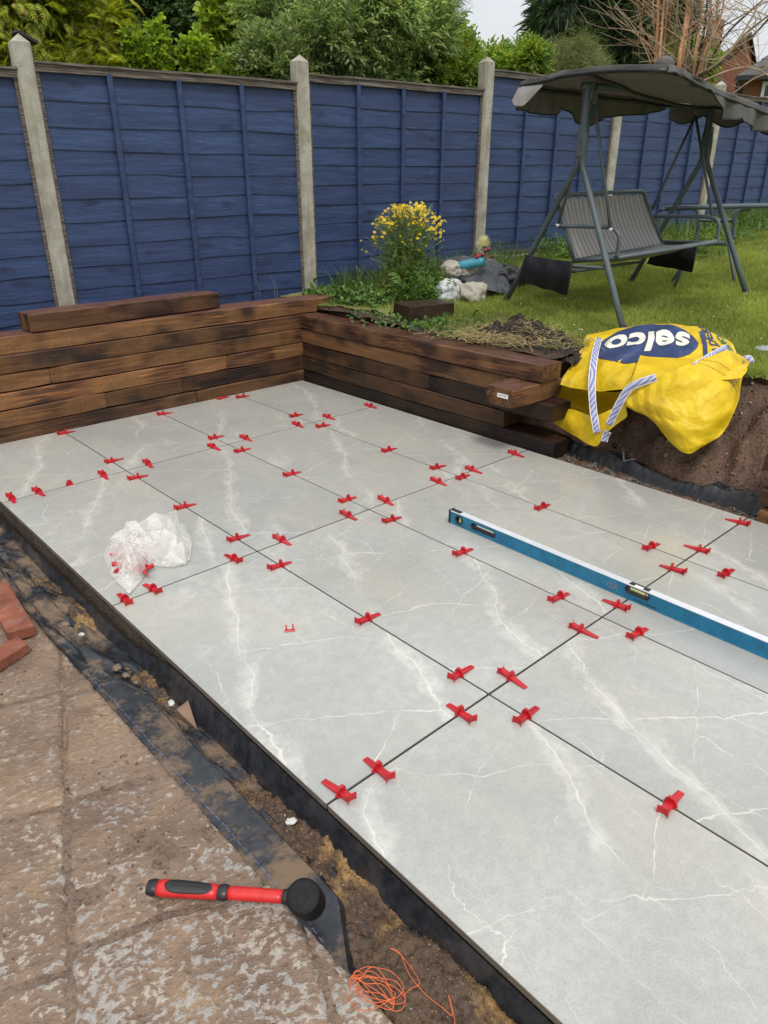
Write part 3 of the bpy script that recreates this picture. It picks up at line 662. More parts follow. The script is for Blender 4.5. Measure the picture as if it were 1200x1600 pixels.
# bricks on the old paving
b1 = thing('brick', (-.87, -1.0, -.055), 'larger flat terracotta brick by the trench at the left edge, its end facing down', 'brick')
def brick_at(c0, cw, cl, wd, ln, ht, par, sd):
    L_ = (cl-c0)*np.array([1, 1, 0]); L_ /= np.linalg.norm(L_); W_ = (cw-c0)*np.array([1, 1, 0]); W_ /= np.linalg.norm(W_)
    V, F = rbox(0, wd, 0, ln, -ht, 0, .004, 2); V[:, 2] += .0025*fbm(V[:, 0]*20, V[:, 1]*20, V[:, 2]*20, sd); P = c0+np.outer(V[:, 0], W_)+np.outer(V[:, 1], L_)+np.outer(V[:, 2], [0, 0, 1]); F = [f[::-1] for f in F] if np.cross(W_, L_)[2] < 0 else F
    mk('brick_body', P, F, M['brick'], par)
brick_at(atZ(54, 978, -.018), atZ(20, 987, -.018), atZ(2, 893, -.018), .085, .40, .040, b1, 3)
b2 = thing('brick', (-.93, -1.27, -.055), 'smaller broken brick in front of the larger brick at the left edge', 'brick')
brick_at(atZ(44, 1006, -.022), atZ(20, 1021, -.022), atZ(14, 984, -.022), .12, .075, .036, b2, 5)

# ------------------------------------------------------------------ RIGHT TRENCH: gravel strip, membrane
V, F = grid(300, 24, lambda u, v: np.stack([1.765+v*.26, -1.30-u*2.3, -.045+.012*fbm((1.765+v*.26)*20, (-1.3-u*2.3)*20, 0, 15)+.02*v]))
mk('gravel_bed', V, F, M['gravel'], smooth=True, kind='structure')
n = 5200; y = rng.uniform(-3.4, -1.30, n); x = rng.uniform(1.775, 1.96, n); P = np.stack([x, y, -.042+.012*fbm(x*20, y*20, 0, 15)+.02*(x-1.765)/.26+.004], 1)
V, F = scatter(ICO[1], P, frames(rdir(n)), np.array([[1, .75, .6]])*.0058*rng.lognormal(0, .35, n)[:, None])
o = mk('gravel', V, F, m_leaf('gravel_mix', (.05, .04, .032), (.11, .09, .07), (.20, .17, .14), 0., .85), kind='stuff'); tag(o, 'grey-brown gravel strip between the right patio edge and the black plastic', 'gravel')
n = 1500; y = rng.uniform(-3.0, -1.25, n); x = rng.uniform(1.97, 2.36, n); P = np.stack([x, y, soil_h(x, y)], 1)
V, F = scatter(ICO[1], P, frames(rdir(n)), np.array([[1, .8, .7]])*.0042*rng.lognormal(0, .6, n)[:, None]); o = mk('soil_clods', V, F, m_leaf('clod_mix', (.045, .026, .017), (.11, .066, .043), (.21, .135, .09), 0., .9, (.3, .24, .19)), kind='stuff'); tag(o, 'loose clods and small stones on the brown soil bank below the yellow bag', 'soil')
def mem2(u, v):
    pts = np.array([[1.95, -1.12], [1.93, -1.42], [1.875, -1.78], [1.86, -2.12], [1.895, -2.45], [1.93, -3.2]]); s = u*(len(pts)-1); i = np.clip(s.astype(int), 0, len(pts)-2); f = s-i; f_ = f
    x0 = pts[i, 0]*(1-f)+pts[i+1, 0]*f; y0 = pts[i, 1]*(1-f)+pts[i+1, 1]*f
    wdt = .24+.03*vnoise(u*9, 0, 0, 4); x = x0+v*wdt-.03*np.sin(pi*v)*0
    roll = np.exp(-((v-.14)/.12)**2)*.05
    z = -.02+roll+.075*v**1.5+.018*ridge(u*9, v*2.2, 0, 12)*np.sin(pi*np.clip(v+.1, 0, 1))+.006*fbm(u*50, v*9, 0, 8)
    z = np.where(v < .03, z-.025, z)
    return np.stack([x, y0+.01*vnoise(u*20, v*2, 0, 1), z])
V, F = grid(320, 44, mem2); o = mk('damp_proof_membrane', V, F, M['membrane2'], smooth=True); tag(o, 'rolled black plastic strip between the gravel and the soil bank below the yellow bag', 'plastic sheet')
# bent metal bracket on it
p = atZ(975, 720, .07); V, F = tube([atZ(973, 700, .085), p, atZ(992, 717, .075)], .0045, 4); o = mk('plastic_angle', V, F, simple('grey_plastic_angle', (.12, .13, .13), .5), org=p); tag(o, 'small grey angle bracket on the black plastic below the yellow bag', 'bracket')
# wood end sticking out of the bank
for (q, sz, lb) in [((1107, 637), .085, 'square timber end sticking out of the soil bank right of the yellow bag'), ((1160, 640), .05, None)]:
    if not lb: continue
    p = atX(q[0], q[1], 2.26); V, F = beam(.35, sz, sz, 31); V = V@rz(.55).T; o = mk('timber_end', V+p+np.array([-.05, -.03, -sz/2]), F, M['sleeper'], org=p); tag(o, lb, 'timber')
# slab edge at the lawn, right border
p = atL(1192, 548); V, F = lump((0, 0, 0), (.07, .05, .012), 3, 4, .1); o = mk('stepping_stone', V+p+np.array([0.02, 0, .01]), F, simple('pale_blue_grey_stone', (.30, .33, .36), .6), org=p); tag(o, 'pale grey stone in the grass right of the yellow bag at the photo edge', 'stone')

# ------------------------------------------------------------------ TILE LEVELLING CLIPS
def clip_meshes():
    # wedge along x: thin tip at +.055, flared end at -.040 ; straddles the joint at x=0
    n = 9; V = []; F = []
    for i in range(n):
        t = i/(n-1); x = -.038+t*.093; h = .0165*(1-t)+.0022; w_ = .0098-.0012*t; r = .35
        z0 = .0008
        V += [(x, -w_, z0), (x, -w_, h*.72), (x, -w_*.55, h), (x, w_*.55, h), (x, w_, h*.72), (x, w_, z0)]
    for i in range(n-1):
        for k in range(6): F.append((i*6+k, i*6+(k+1) % 6, (i+1)*6+(k+1) % 6, (i+1)*6+k))
    F += [tuple(range(6))[::-1], tuple((n-1)*6+k for k in range(6))]
    wedge = (np.array(V), [f[::-1] for f in F])
    # flared push plate: curved, wider than the wedge
    m = 7; A = []; 
    for j in range(m):
        t = j/(m-1)*2-1; bow = .005*t*t
        for (dx, z) in ((0, .0006), (0, .019+.0035*t*t), (.0022, .019+.0035*t*t), (.0022, .0006)):
            A.append((-.038-bow*1.3+dx-.002, t*.0145, z))
    FA = []
    for j in range(m-1):
        for k in range(4): FA.append((j*4+k, j*4+(k+1) % 4, (j+1)*4+(k+1) % 4, (j+1)*4+k))
    FA += [(3, 2, 1, 0), tuple((m-1)*4+k for k in range(4))]
    flare = (np.array(A), FA)
    # clip: an arch plate standing in the joint, around the wedge
    prof = [(-.0155, 0), (-.0155, .012), (-.0125, .019), (-.006, .0245), (.006, .0245), (.0125, .019), (.0155, .012), (.0155, 0)]
    k = len(prof); C_ = [(-.0022, y, z) for y, z in prof]+[(.0022, y, z) for y, z in prof]
    FC = [(i, (i+1) % k, k+(i+1) % k, k+i) for i in range(k)]
    FC += [tuple(range(k))[::-1], tuple(range(k, 2*k))]
    rim = box(-.006, .006, -.0165, .0165, 0, .0045)
    top = box(-.0045, .0045, -.008, .008, .0225, .0262)
    return wedge, flare, cat_((np.array(C_), FC), rim, top)
wedge_g, flare_g, head_g = clip_meshes()
def fixn(VF):
    bm = bmesh.new(); vs = [bm.verts.new(v) for v in VF[0]]
    for f in VF[1]:
        try: bm.faces.new([vs[i] for i in f])
        except ValueError: pass
    bmesh.ops.recalc_face_normals(bm, faces=bm.faces); bm.verts.index_update(); V = np.array([v.co[:] for v in bm.verts]); F = [tuple(v.index for v in f.verts) for f in bm.faces]; bm.free(); return V, F
wedge_g, flare_g, head_g = map(fixn, (wedge_g, flare_g, head_g))
CG = 'red tile levelling wedges along the slab joints'
proto = thing('levelling_wedge', (0, 0, 0))
for nm, g_ in (('wedge', wedge_g), ('push_plate', flare_g), ('clip_arch', head_g)): 
    o = mk(nm, g_[0], g_[1], M['red'], proto)
    if nm != 'push_plate': m_ = o.modifiers.new('bevel', 'BEVEL'); m_.width = .0009; m_.segments = 1; m_.limit_method = 'ANGLE'
JX = {'A1': 0, 'A2': .6, 'A3': 1.2}; JY = {'B0': 0, 'B1': -1.2, 'B2': -2.4}
# (x, y, joint, turned, words)
CL = [
 (98,676,'A1',0,'on the leftmost short joint, right against the long sleeper wall'),
 (173,720,'A1',0,'on the left lengthwise joint, just above the farthest-left joint crossing'),
 (214,745,'A1',0,'on the left lengthwise joint, just below the farthest-left joint crossing'),
 (289,790,'A1',0,'on the left lengthwise joint, right above the clear plastic bag'),
 (370,840,'A1',0,'on the left lengthwise joint, just above the crossing right of the plastic bag'),
 (438,882,'A1',0,'on the left lengthwise joint, just below the crossing right of the plastic bag'),
 (575,965,'A1',0,'alone on the left lengthwise joint, right of the loose red clip foot'),
 (716,1053,'A1',0,'upper-left of the four round the nearest joint crossing'),
 (822,1117,'A1',0,'lower-right of the four round the nearest joint crossing'),
 (1045,1258,'A1',0,'nearest the bottom right corner of the photo'),
 (254,646,'A2',0,'against the long sleeper wall on the second lengthwise joint'),
 (331,684,'A2',0,'on the second lengthwise joint, just above the far crossing below the long wall'),
 (377,703,'A2',0,'on the second lengthwise joint, just below the far crossing below the long wall'),
 (457,739,'A2',0,'alone midway on the second lengthwise joint in the far half of the patio'),
 (544,779,'A2',0,'upper-left of the four round the central joint crossing'),
 (612,811,'A2',0,'lower-right of the four round the central joint crossing'),
 (722,862,'A2',0,'alone on the second lengthwise joint below the end of the blue level'),
 (874,932,'A2',0,'upper-left of the four round the crossing beside the middle of the blue level'),
 (996,989,'A2',0,'lower-right of the four round the crossing beside the middle of the blue level'),
 (379,619,'A3',0,'against the long sleeper wall on the third lengthwise joint'),
 (460,649,'A3',0,'upper-left of the four round the crossing nearest the wall corner'),
 (507,664,'A3',0,'lower-right of the four round the crossing nearest the wall corner'),
 (605,703,'A3',0,'alone on the third lengthwise joint below the right sleeper wall'),
 (681,730,'A3',0,'upper-left of the four round the crossing below the jutting timber offcut'),
 (722,745,'A3',0,'lower-right of the four round the crossing below the jutting timber offcut'),
 (848,791,'A3',0,'alone on the third lengthwise joint above the left half of the blue level'),
 (1018,853,'A3',0,'upper-left of the four round the crossing behind the blue level'),
 (1133,896,'A3',0,'lower-right of the four round the crossing behind the blue level'),
 (8,777,'B0',1,'at the far-left patio corner, cut by the photo edge'),
 (58,766,'B0',1,'second from the left photo edge on the farthest cross joint'),
 (159,740,'B0',1,'left of the farthest-left joint crossing, on the cross joint'),
 (228,722,'B0',1,'right of the farthest-left joint crossing, on the cross joint'),
 (332,697,'B0',1,'left of the far crossing below the long wall, on the cross joint'),
 (384,684,'B0',1,'right of the far crossing below the long wall, on the cross joint'),
 (465,663,'B0',1,'left of the crossing nearest the wall corner, on the cross joint'),
 (513,651,'B0',1,'right of the crossing nearest the wall corner, on the cross joint'),
 (579,634,'B0',1,'at the foot of the right sleeper wall, end of the farthest cross joint'),
 (193,939,'B1',0,'at the left patio edge just below the plastic bag'),
 (241,921,'B1',0,'close to the lowest tip of the plastic bag, second from the patio edge'),
 (367,873,'B1',0,'left of the crossing right of the plastic bag, on the cross joint'),
 (439,842,'B1',1,'right of the crossing right of the plastic bag, on the cross joint'),
 (541,803,'B1',1,'left of the central joint crossing, on the cross joint'),
 (601,781,'B1',1,'right of the central joint crossing, on the cross joint'),
 (688,753,'B1',1,'left of the crossing below the jutting timber offcut, on the cross joint'),
 (738,733,'B1',1,'right of the crossing below the jutting timber offcut, on the cross joint'),
 (804,708,'B1',1,'at the right patio edge below the end of the right sleeper wall'),
 (529,1250,'B2',0,'nearest the left patio edge in the foreground, with dark trench beside it'),
 (590,1199,'B2',0,'second from the patio edge on the nearest cross joint'),
 (718,1111,'B2',0,'lower-left of the four round the nearest joint crossing'),
 (793,1054,'B2',1,'upper-right of the four round the nearest joint crossing'),
 (904,981,'B2',1,'lower-left of the four round the crossing beside the middle of the blue level'),
 (966,945,'B2',0,'touching the near side of the blue level below its centre vial'),
 (1049,887,'B2',0,'just behind the blue level, left of the crossing there'),
 (1091,857,'B2',0,'upper-right of the four round the crossing behind the blue level'),
 (1155,815,'B2',0,'at the right patio edge beside the dark timber stack'),
]
first = True
for (px, py, jn, turned, words) in CL:
    p = atZ(px, py, .008)
    if jn[0] == 'A': x, y, a_ = JX[jn], p[1], 0.
    else: x, y, a_ = p[0], JY[jn], (pi/2 if not turned else -pi/2)
    x = max(x, -.555); y = min(y, .81); 
    a_ += random.uniform(-.10, .10)
    if first: t = proto; first = False
    else:
        t = proto.copy(); COL.objects.link(t)
        for ch in list(proto.children):
            c_ = ch.copy(); COL.objects.link(c_); c_.parent = t
    t.location = (x, y, .0006); t.rotation_euler = (0, 0, a_)
    sl = random.uniform(-.009, .010)
    for ch in t.children:
        if ch.name.split('.')[0] != 'clip_arch': ch.location = (sl, 0, 0)
    t['label'] = 'red wedge '+words; t['category'] = 'tile wedge'; t['group'] = CG
# odd ones out
p = atZ(347, 622, .004); wv_ = thing('levelling_wedge', (p[0], p[1]+.0, .0008), 'loose red wedge lying along the foot of the long sleeper wall', 'tile wedge'); mk('wedge', wedge_g[0]@rz(.12).T, wedge_g[1], M['red'], wv_, org=(0, 0, 0)); wv_.children[0].location = (0, 0, 0)
p = atZ(106, 755, .004); sp_ = thing('levelling_clip', (p[0], 0, .0006), 'bare red clip without its wedge on the farthest cross joint near the left edge', 'tile clip'); o = mk('clip_arch', head_g[0]@rz(pi/2).T*1.0, head_g[1], M['red'], sp_, org=(0, 0, 0)); o.location = (0, 0, 0)
p = atZ(453, 986, 0); V, F = cat_(rbox(-.017, .017, -.006, .006, 0, .0035, .001), tube(smoothpath([(-.012, .004, .003), (-.011, .012, .006), (-.012, .022, .010)], 3), .0024, 6), tube(smoothpath([(.010, .004, .003), (.011, .012, .007), (.010, .023, .011)], 3), .0024, 6))
an_ = -.745+.15; o = mk('clip_foot', V@rz(an_).T*1.0+p+np.array([0, 0, .0005]), F, M['red'], org=p); tag(o, 'small broken red clip foot lying alone in the middle of a slab', 'tile clip')

# ------------------------------------------------------------------ SPIRIT LEVEL
lv = thing('spirit_level', (.782, -2.4, 0), 'long blue spirit level standing on edge across the patio slabs', 'spirit level')
bl = simple('blue_anodised_aluminium', (.007, .14, .26), .33, .18, 25, .08, .001, .5)
LX0, LX1, LY0, LY1, LH = .7665, .7935, -3.33, -1.535, .06
def ring_hole(y0, y1, z0, z1, n=20):   # stadium outline
    r = (z1-z0)/2; cz = (z0+z1)/2; pts = []
    for i in range(n//2+1): a = pi/2-pi*i/(n//2)*1.; pts.append((y1-r+r*cos(a), cz+r*sin(a)))
    for i in range(n//2+1): a = -pi/2-pi*i/(n//2); pts.append((y0+r+r*cos(a), cz+r*sin(a)))
    return pts
def plate_with_holes(x0, x1, y0, y1, z0, z1, holes):
    """extruded plate (normal x) with stadium holes, via 2D triangulation"""
    bm = bmesh.new(); edges = []
    def loop(pts):
        vs = [bm.verts.new((x0, a, b)) for a, b in pts]; es = [bm.edges.new((vs[i], vs[(i+1) % len(vs)])) for i in range(len(vs))]; return es
    edges += loop([(y0, z0), (y1, z0), (y1, z1), (y0, z1)])
    for h in holes: edges += loop(h)
    bmesh.ops.triangle_fill(bm, use_beauty=True, use_dissolve=False, edges=edges)
    r = bmesh.ops.extrude_face_region(bm, geom=bm.faces[:])
    for v in r['geom']:
        if isinstance(v, bmesh.types.BMVert): v.co.x = x1
    bmesh.ops.recalc_face_normals(bm, faces=bm.faces); bm.verts.index_update()
    V = np.array([v.co[:] for v in bm.verts]); F = [tuple(v.index for v in f.verts) for f in bm.faces]; bm.free(); return V, F
holes = [ring_hole(-1.796, -1.662, .017, .045), ring_hole(-1.617, -1.573, .010, .052), ring_hole(-2.478, -2.383, .026, .0565), ring_hole(-3.20, -3.07, .017, .045)]
V, F = plate_with_holes(LX0, LX1, LY0+.012, LY1-.010, .0035, LH-.0035, holes); mk('body', V, F, bl, lv)
V, F = rbox(LX0-.001, LX1+.001, LY0+.012, LY1-.010, .0005, .0038, .0008); mk('lower_rail', V, F, bl, lv)
V, F = rbox(LX0-.001, LX1+.001, LY0+.012, LY1-.010, LH-.0037, LH, .0008); mk('upper_rail', V, F, simple('milled_aluminium_face', (.62, .64, .66), .28, .06, 40, .05, .0005, .5, Metallic=.25), lv)
for a_, b_ in ((LY1-.011, LY1), (LY0, LY0+.013)): V, F = rbox(LX0-.002, LX1+.002, a_, b_, 0, LH+.001, .002, 2); mk('end_cap', V, F, M['black'], lv)
V, F = rbox(LX0+.003, LX1-.003, LY1-.060, LY1-.012, LH, LH+.002, .0008); mk('striking_pad', V, F, M['black'], lv)
vial_m = simple('yellow_green_vial', (.62, .66, .30), .12, .05); clear_m = simple('white_backing', (.72, .72, .66), .3, .03)
def ring(h, x0, x1, wd, name, m=None):
    c = np.array(h).mean(0); o_ = [tuple(np.array(q)+(c-np.array(q))/np.linalg.norm(c-np.array(q))*wd) for q in h]; n = len(h)
    V = [(x, *q) for x in (x0, x1) for L in (h, o_) for q in L]; F = []
    for i in range(n):
        j = (i+1) % n; F += [(i, j, n+j, n+i), (2*n+i, 3*n+i, 3*n+j, 2*n+j), (n+i, n+j, 3*n+j, 3*n+i), (i, 2*n+i, 2*n+j, j)]
    mk(name, V, F, m or M['black'], lv)
for h, wd in zip(holes, (.005, .007, .004, .005)): ring(h, LX0-.0016, LX1+.0016, wd, 'hole_trim')
V, F = tube([(LX0+.012, -1.595, .014), (LX0+.012, -1.595, .048)], .0075, 12); mk('end_vial', V, F, vial_m, lv)
V, F = box(LX1-.006, LX1-.004, -1.617, -1.573, .010, .052); mk('vial_backing', V, F, simple('dark_backing', (.06, .06, .055), .5), lv)
V, F = tube([(LX0+.009, -2.458, .046), (LX0+.009, -2.403, .046)], .0085, 12); mk('centre_vial', V, F, vial_m, lv)
V, F = rbox(LX0+.004, LX1-.002, -2.468, -2.393, .050, LH+.0018, .001); mk('vial_housing', V, F, M['black'], lv)
V, F = rbox(LX0+.001, LX0+.014, -2.447, -2.414, .052, LH+.0024, .001); mk('vial_window', V, F, clear_m, lv)
def text_mesh(txt, size, extrude=0., bold=0.):
    cu = bpy.data.curves.new('t', 'FONT'); cu.body = txt; cu.size = size; cu.extrude = extrude; cu.offset = bold; cu.align_x = 'CENTER'; cu.resolution_u = 4
    o = bpy.data.objects.new('t', cu); COL.objects.link(o); dg = bpy.context.evaluated_depsgraph_get(); dg.update(); me = bpy.data.meshes.new_from_object(o.evaluated_get(dg))
    bpy.data.objects.remove(o); return me
def flat_text(name, txt, size, mat, parent, fn, bold=0., cuts=0, maxe=.02):
    me = text_mesh(txt, size, 0, bold); bm = bmesh.new(); bm.from_mesh(me); bpy.data.meshes.remove(me)
    for _ in range(cuts):
        es = [e for e in bm.edges if e.calc_length() > maxe]
        if not es: break
        bmesh.ops.subdivide_edges(bm, edges=es, cuts=1); bmesh.ops.triangulate(bm, faces=bm.faces[:])
    bm.verts.index_update(); V = np.array([v.co[:] for v in bm.verts]); F = [tuple(v.index for v in f.verts) for f in bm.faces]; bm.free()
    return mk(name, fn(V), F, mat, parent)
gl = simple('faded_copper_print', (.13, .15, .17), .4, .1)
# side face (normal -x) is read from the patio: text runs towards -y
fside = lambda y0, z0: (lambda V: np.stack([np.full(len(V), LX0-.0006), y0-V[:, 0], z0+V[:, 1]], 1))
flat_text('logo_print', 'OX', .030, gl, lv, fside(-2.335, .017), .0012)
flat_text('small_print', 'PRO LEVEL  1800mm/72"', .0085, M['black'], lv, fside(-2.465, .009), .0002)
for k in range(26):
    yy_ = random.uniform(-3.25, -1.85); zz_ = random.uniform(.008, .05); s_ = random.uniform(.0008, .0022)
    if k == 0: sc_ = []
    sc_.append(box(LX0-.0007, LX0-.0002, yy_, yy_+s_*random.uniform(1, 4), zz_, zz_+s_))
V, F = cat_(*sc_); mk('paint_chip', V, F, M['black'], lv, kind='stuff')

# ------------------------------------------------------------------ RUBBER MALLET
A_, B_ = atZ(232, 1386, -.035), atZ(455, 1402, -.02); 
ml = thing('rubber_mallet', (A_+B_)/2*np.array([1, 1, 0])+np.array([0, 0, -.058]), 'rubber mallet with red and black handle lying on the old paving by the trench', 'mallet')
hd = (B_-A_)/np.linalg.norm(B_-A_); redp = simple('scuffed_red_fibreglass', (.52, .018, .016), .35, .18, 30, .12)
def seg(t0, t1, r0, r1, mat, name, par, sq=1.25, n=20):
    T = np.linspace(t0, t1, 10); P = [A_+(B_-A_)*t for t in T]; rr = np.linspace(r0, r1, 10); rr = rr*(1-.12*np.exp(-((T-t0)/(.02))**2))*(1-.1*np.exp(-((T-t1)/.02)**2))
    V, F = tube(P, rr, n); c = np.array(P).mean(0); s = np.cross(hd, [0, 0, 1]); V = V-c; V += np.outer(V@s, s)*(sq-1); return mk(name, V+c, F, mat, par, smooth=True)
seg(.0, .07, .0150, .0155, M['black'], 'butt_cap', ml)
gp = seg(.068, .50, .0158, .0135, redp, 'grip', ml)
seg(.50, .565, .0150, .0145, M['black'], 'grip_collar', ml)
seg(.56, .955, .0128, .0125, redp, 'handle', ml, 1.15)
seg(.945, 1.05, .0140, .0145, M['black'], 'neck', ml)
# black soft inlay on top of the grip
def inlay(u, v):
    t = .13+u*.33; c = A_[:, None]+(B_-A_)[:, None]*t; s = np.cross(hd, [0, 0, 1]); s /= np.linalg.norm(s); up = np.cross(s, hd)
    a = (v-.5)*1.7*np.sqrt(np.clip(1-(2*u-1)**4, .02, 1))+.12; r = .0174-.003*u
    return c+s[:, None]*(-np.sin(a)*r*-1.25)+up[:, None]*(np.cos(a)*r)
V, F = grid(30, 14, inlay); o = mk('soft_inlay', V, F, M['black'], ml, smooth=True); solid(o, .0016, 1)
dots = []
for i in range(12):
    q = inlay(np.array([.15+i*.06]), np.array([.5]))[:, 0]; dots.append(lump(q+np.array([0, 0, .0004]), (.0016, .0016, .001), 1, 0, 0))
V, F = cat_(*dots); mk('grip_dots', V, F, simple('deep_black', (.004, .004, .004), .8), ml)
# head: cylinder whose axis points up towards the camera and away
hc = atZ(478, 1405, .012); axd = (CAM-hc); axd /= np.linalg.norm(axd); axd = axd*.55+np.array([-.25, -.1, .72])*.6-hd*.05; axd -= hd*(axd@hd); axd /= np.linalg.norm(axd)
hp = [hc+axd*t for t in (-.052, -.050, -.046, -.01, .01, .030, .0345, .0365)]; hr = [.028, .032, .0340, .0355, .0355, .0350, .0330, .0285]
V, F = tube(hp, hr, 40); hm = G('scuffed_black_rubber'); hv = hm.obj(); hn = hm.noise(hv, 40, 5, .7)
hmm = hm.out(hm.mix(hm.ramp(hn, (.62, 0), (.74, .5)), (.006, .006, .007), (.10, .09, .075)), hm.ramp(hn, (.3, .42), (.7, .75)), hm.bump(hn, .3, .002), .22)
mk('head', V, F, hmm, ml, smooth=False)

# ------------------------------------------------------------------ ORANGE STRING LINE
st_m = simple('orange_nylon_string', (.56, .12, .04), .55, .15, 80, .3)
pts = []; c = atZ(588, 1548, -.062)
r1, r2 = random.Random(5), 0
for i in range(110):
    t = i/110*2*pi*7.3; q = np.array([cos(t+.4*sin(i*.31))*(.020+.018*abs(sin(i*.17)))+.006*sin(i*.9), sin(t*1.03)*(.024+.030*abs(cos(i*.11)))*1., .004+.004*abs(sin(i*1.3))]); q = q@rz(.9).T; pts.append(c+q)
V1, F1 = tube(smoothpath(pts, 4), .00085, 5)
tail = [atZ(*q, -.075) for q in [(612, 1580), (640, 1552), (655, 1540), (628, 1500), (610, 1488), (625, 1496), (640, 1530), (665, 1560), (690, 1580), (706, 1592), (700, 1560), (708, 1590), (712, 1620)]]
tail = [q+np.array([0, 0, .012]) for q in tail]; V2, F2 = tube(smoothpath(tail, 6), .00085, 5)
V, F = cat_((V1, F1), (V2, F2)); o = mk('string_line', V, F, st_m, org=c, smooth=True); tag(o, 'tangle of orange builder\'s string lying in the sandy trench at the bottom', 'string')

# ------------------------------------------------------------------ CLEAR PLASTIC BAG ON THE PATIO
pm = G('crumpled_clear_polythene'); pv = pm.obj(); pn = pm.noise(pm.warp(pv, 9, .05), 22, 4, .6); pa = pm.math('ABSOLUTE', pm.math('SUBTRACT', pn, .5))
pb = pm.n('ShaderNodeBsdfPrincipled'); pm.put(pb.inputs['Base Color'], pm.mix(pm.ramp(pm.noise(pv, 30, 4), (.66, 0), (.75, .5)), (.84, .83, .79), (.52, .42, .27))); pb.inputs['Roughness'].default_value = .28
pm.put(pb.inputs['Normal'], pm.bump(pa, -.9, .010)); tr = pm.n('ShaderNodeBsdfTransparent'); tl = pm.n('ShaderNodeBsdfTranslucent'); tl.inputs[0].default_value = (.85, .84, .8, 1)
m1 = pm.n('ShaderNodeMixShader'); m1.inputs[0].default_value = .35; pm.t.links.new(pb.outputs[0], m1.inputs[1]); pm.t.links.new(tl.outputs[0], m1.inputs[2])
m2 = pm.n('ShaderNodeMixShader'); lf = pm.ramp(pm.noise(pv, 7, 3), (.36, .34), (.6, .76)); fr = pm.math('MAXIMUM', lf, pm.ramp(pa, (0, .9), (.045, .25)))
pm.put(m2.inputs[0], fr); pm.t.links.new(tr.outputs[0], m2.inputs[1]); pm.t.links.new(m1.outputs[0], m2.inputs[2]); pm.t.links.new(m2.outputs[0], pm.o.inputs[0])
pbg = thing('plastic_bag', (-.3, -.93, 0), 'crumpled see-through plastic bag holding red wedges on the left slabs', 'plastic bag')
# faceted crumpled film: folds between scattered creases, each patch given by its outline on the slab (photo points)
from mathutils.geometry import delaunay_2d_cdt
def facet_patch(outline, hmax, n, seed, peak=()):
    q = np.random.default_rng(seed); O = np.array([atZ(x, y, .01)[:2] for x, y in outline]); c = O.mean(0); pts = [Vector(p) for p in O]; z = [.003+.012*q.random() for _ in O]
    def inside(p):
        k = False; j = len(O)-1
        for i in range(len(O)):
            if (O[i][1] > p[1]) != (O[j][1] > p[1]) and p[0] < (O[j][0]-O[i][0])*(p[1]-O[i][1])/(O[j][1]-O[i][1])+O[i][0]: k = not k
            j = i
        return k
    while len(pts) < len(O)+n:
        p = O.min(0)+q.random(2)*(O.max(0)-O.min(0))
        if inside(p):
            e = min(np.linalg.norm(p-a-(b-a)*np.clip((p-a)@(b-a)/((b-a)@(b-a)), 0, 1)) for a, b in zip(O, np.roll(O, -1, 0))); h = hmax*min(1, e/.05)**.6*q.uniform(.45, 1.15); pts.append(Vector(p)); z.append(h)
    for (x, y, h) in peak: p = atZ(x, y, h); pts.append(Vector(p[:2])); z.append(h)
    vs, _, fs_, *_r = delaunay_2d_cdt(pts, [], [list(range(len(O)))], 1, 1e-5)
    V = np.array([(v.x, v.y, z[i] if i < len(z) else .02) for i, v in enumerate(vs)]); return V, [tuple(f) for f in fs_]
def film(name, VF, mat=None):
    o = mk(name, *VF, mat or pm.m, pbg); m_ = o.modifiers.new('sub', 'SUBSURF'); m_.levels = m_.render_levels = 2; m_.subdivision_type = 'SIMPLE'
    t_ = bpy.data.textures.new('fold', 'CLOUDS'); t_.noise_scale = .022; t_.noise_depth = 3; d_ = o.modifiers.new('fold', 'DISPLACE'); d_.texture = t_; d_.strength = .006; return o
film('outer_film', facet_patch([(162, 868), (172, 842), (205, 824), (240, 812), (262, 800), (276, 796), (280, 815), (294, 832), (298, 862), (292, 882), (268, 886), (236, 882), (222, 905), (202, 930), (182, 910), (172, 898)], .075, 34, 5, [(205, 850, .10), (250, 835, .115), (285, 845, .09), (215, 880, .07)]))
film('torn_flap', facet_patch([(228, 852), (243, 832), (270, 818), (292, 826), (300, 848), (297, 874), (280, 880), (252, 872), (236, 868)], .10, 20, 8, [(250, 838, .13), (282, 838, .12)]))
film('bag_mouth', facet_patch([(165, 872), (180, 846), (215, 838), (232, 858), (228, 882), (203, 926), (184, 908)], .085, 16, 12, [(200, 858, .10)]))
film('folded_film', facet_patch([(180, 860), (215, 828), (262, 830), (262, 862), (215, 884)], .115, 14, 15, []))
pk = simple('pink_seen_wedges', (.62, .06, .07), .5)
n = 34; P = np.array([atZ(x, y, .012) for x, y in zip(rng.uniform(186, 232, n), rng.uniform(856, 896, n))]); P[:, 2] += rng.uniform(0, .022, n)
for i in range(n):
    R = rz(rng.uniform(0, 6.3))@rx(rng.uniform(-.5, .5)); mk('wedge', (wedge_g[0]*.8)@R.T+P[i], wedge_g[1], M['red'], pbg)

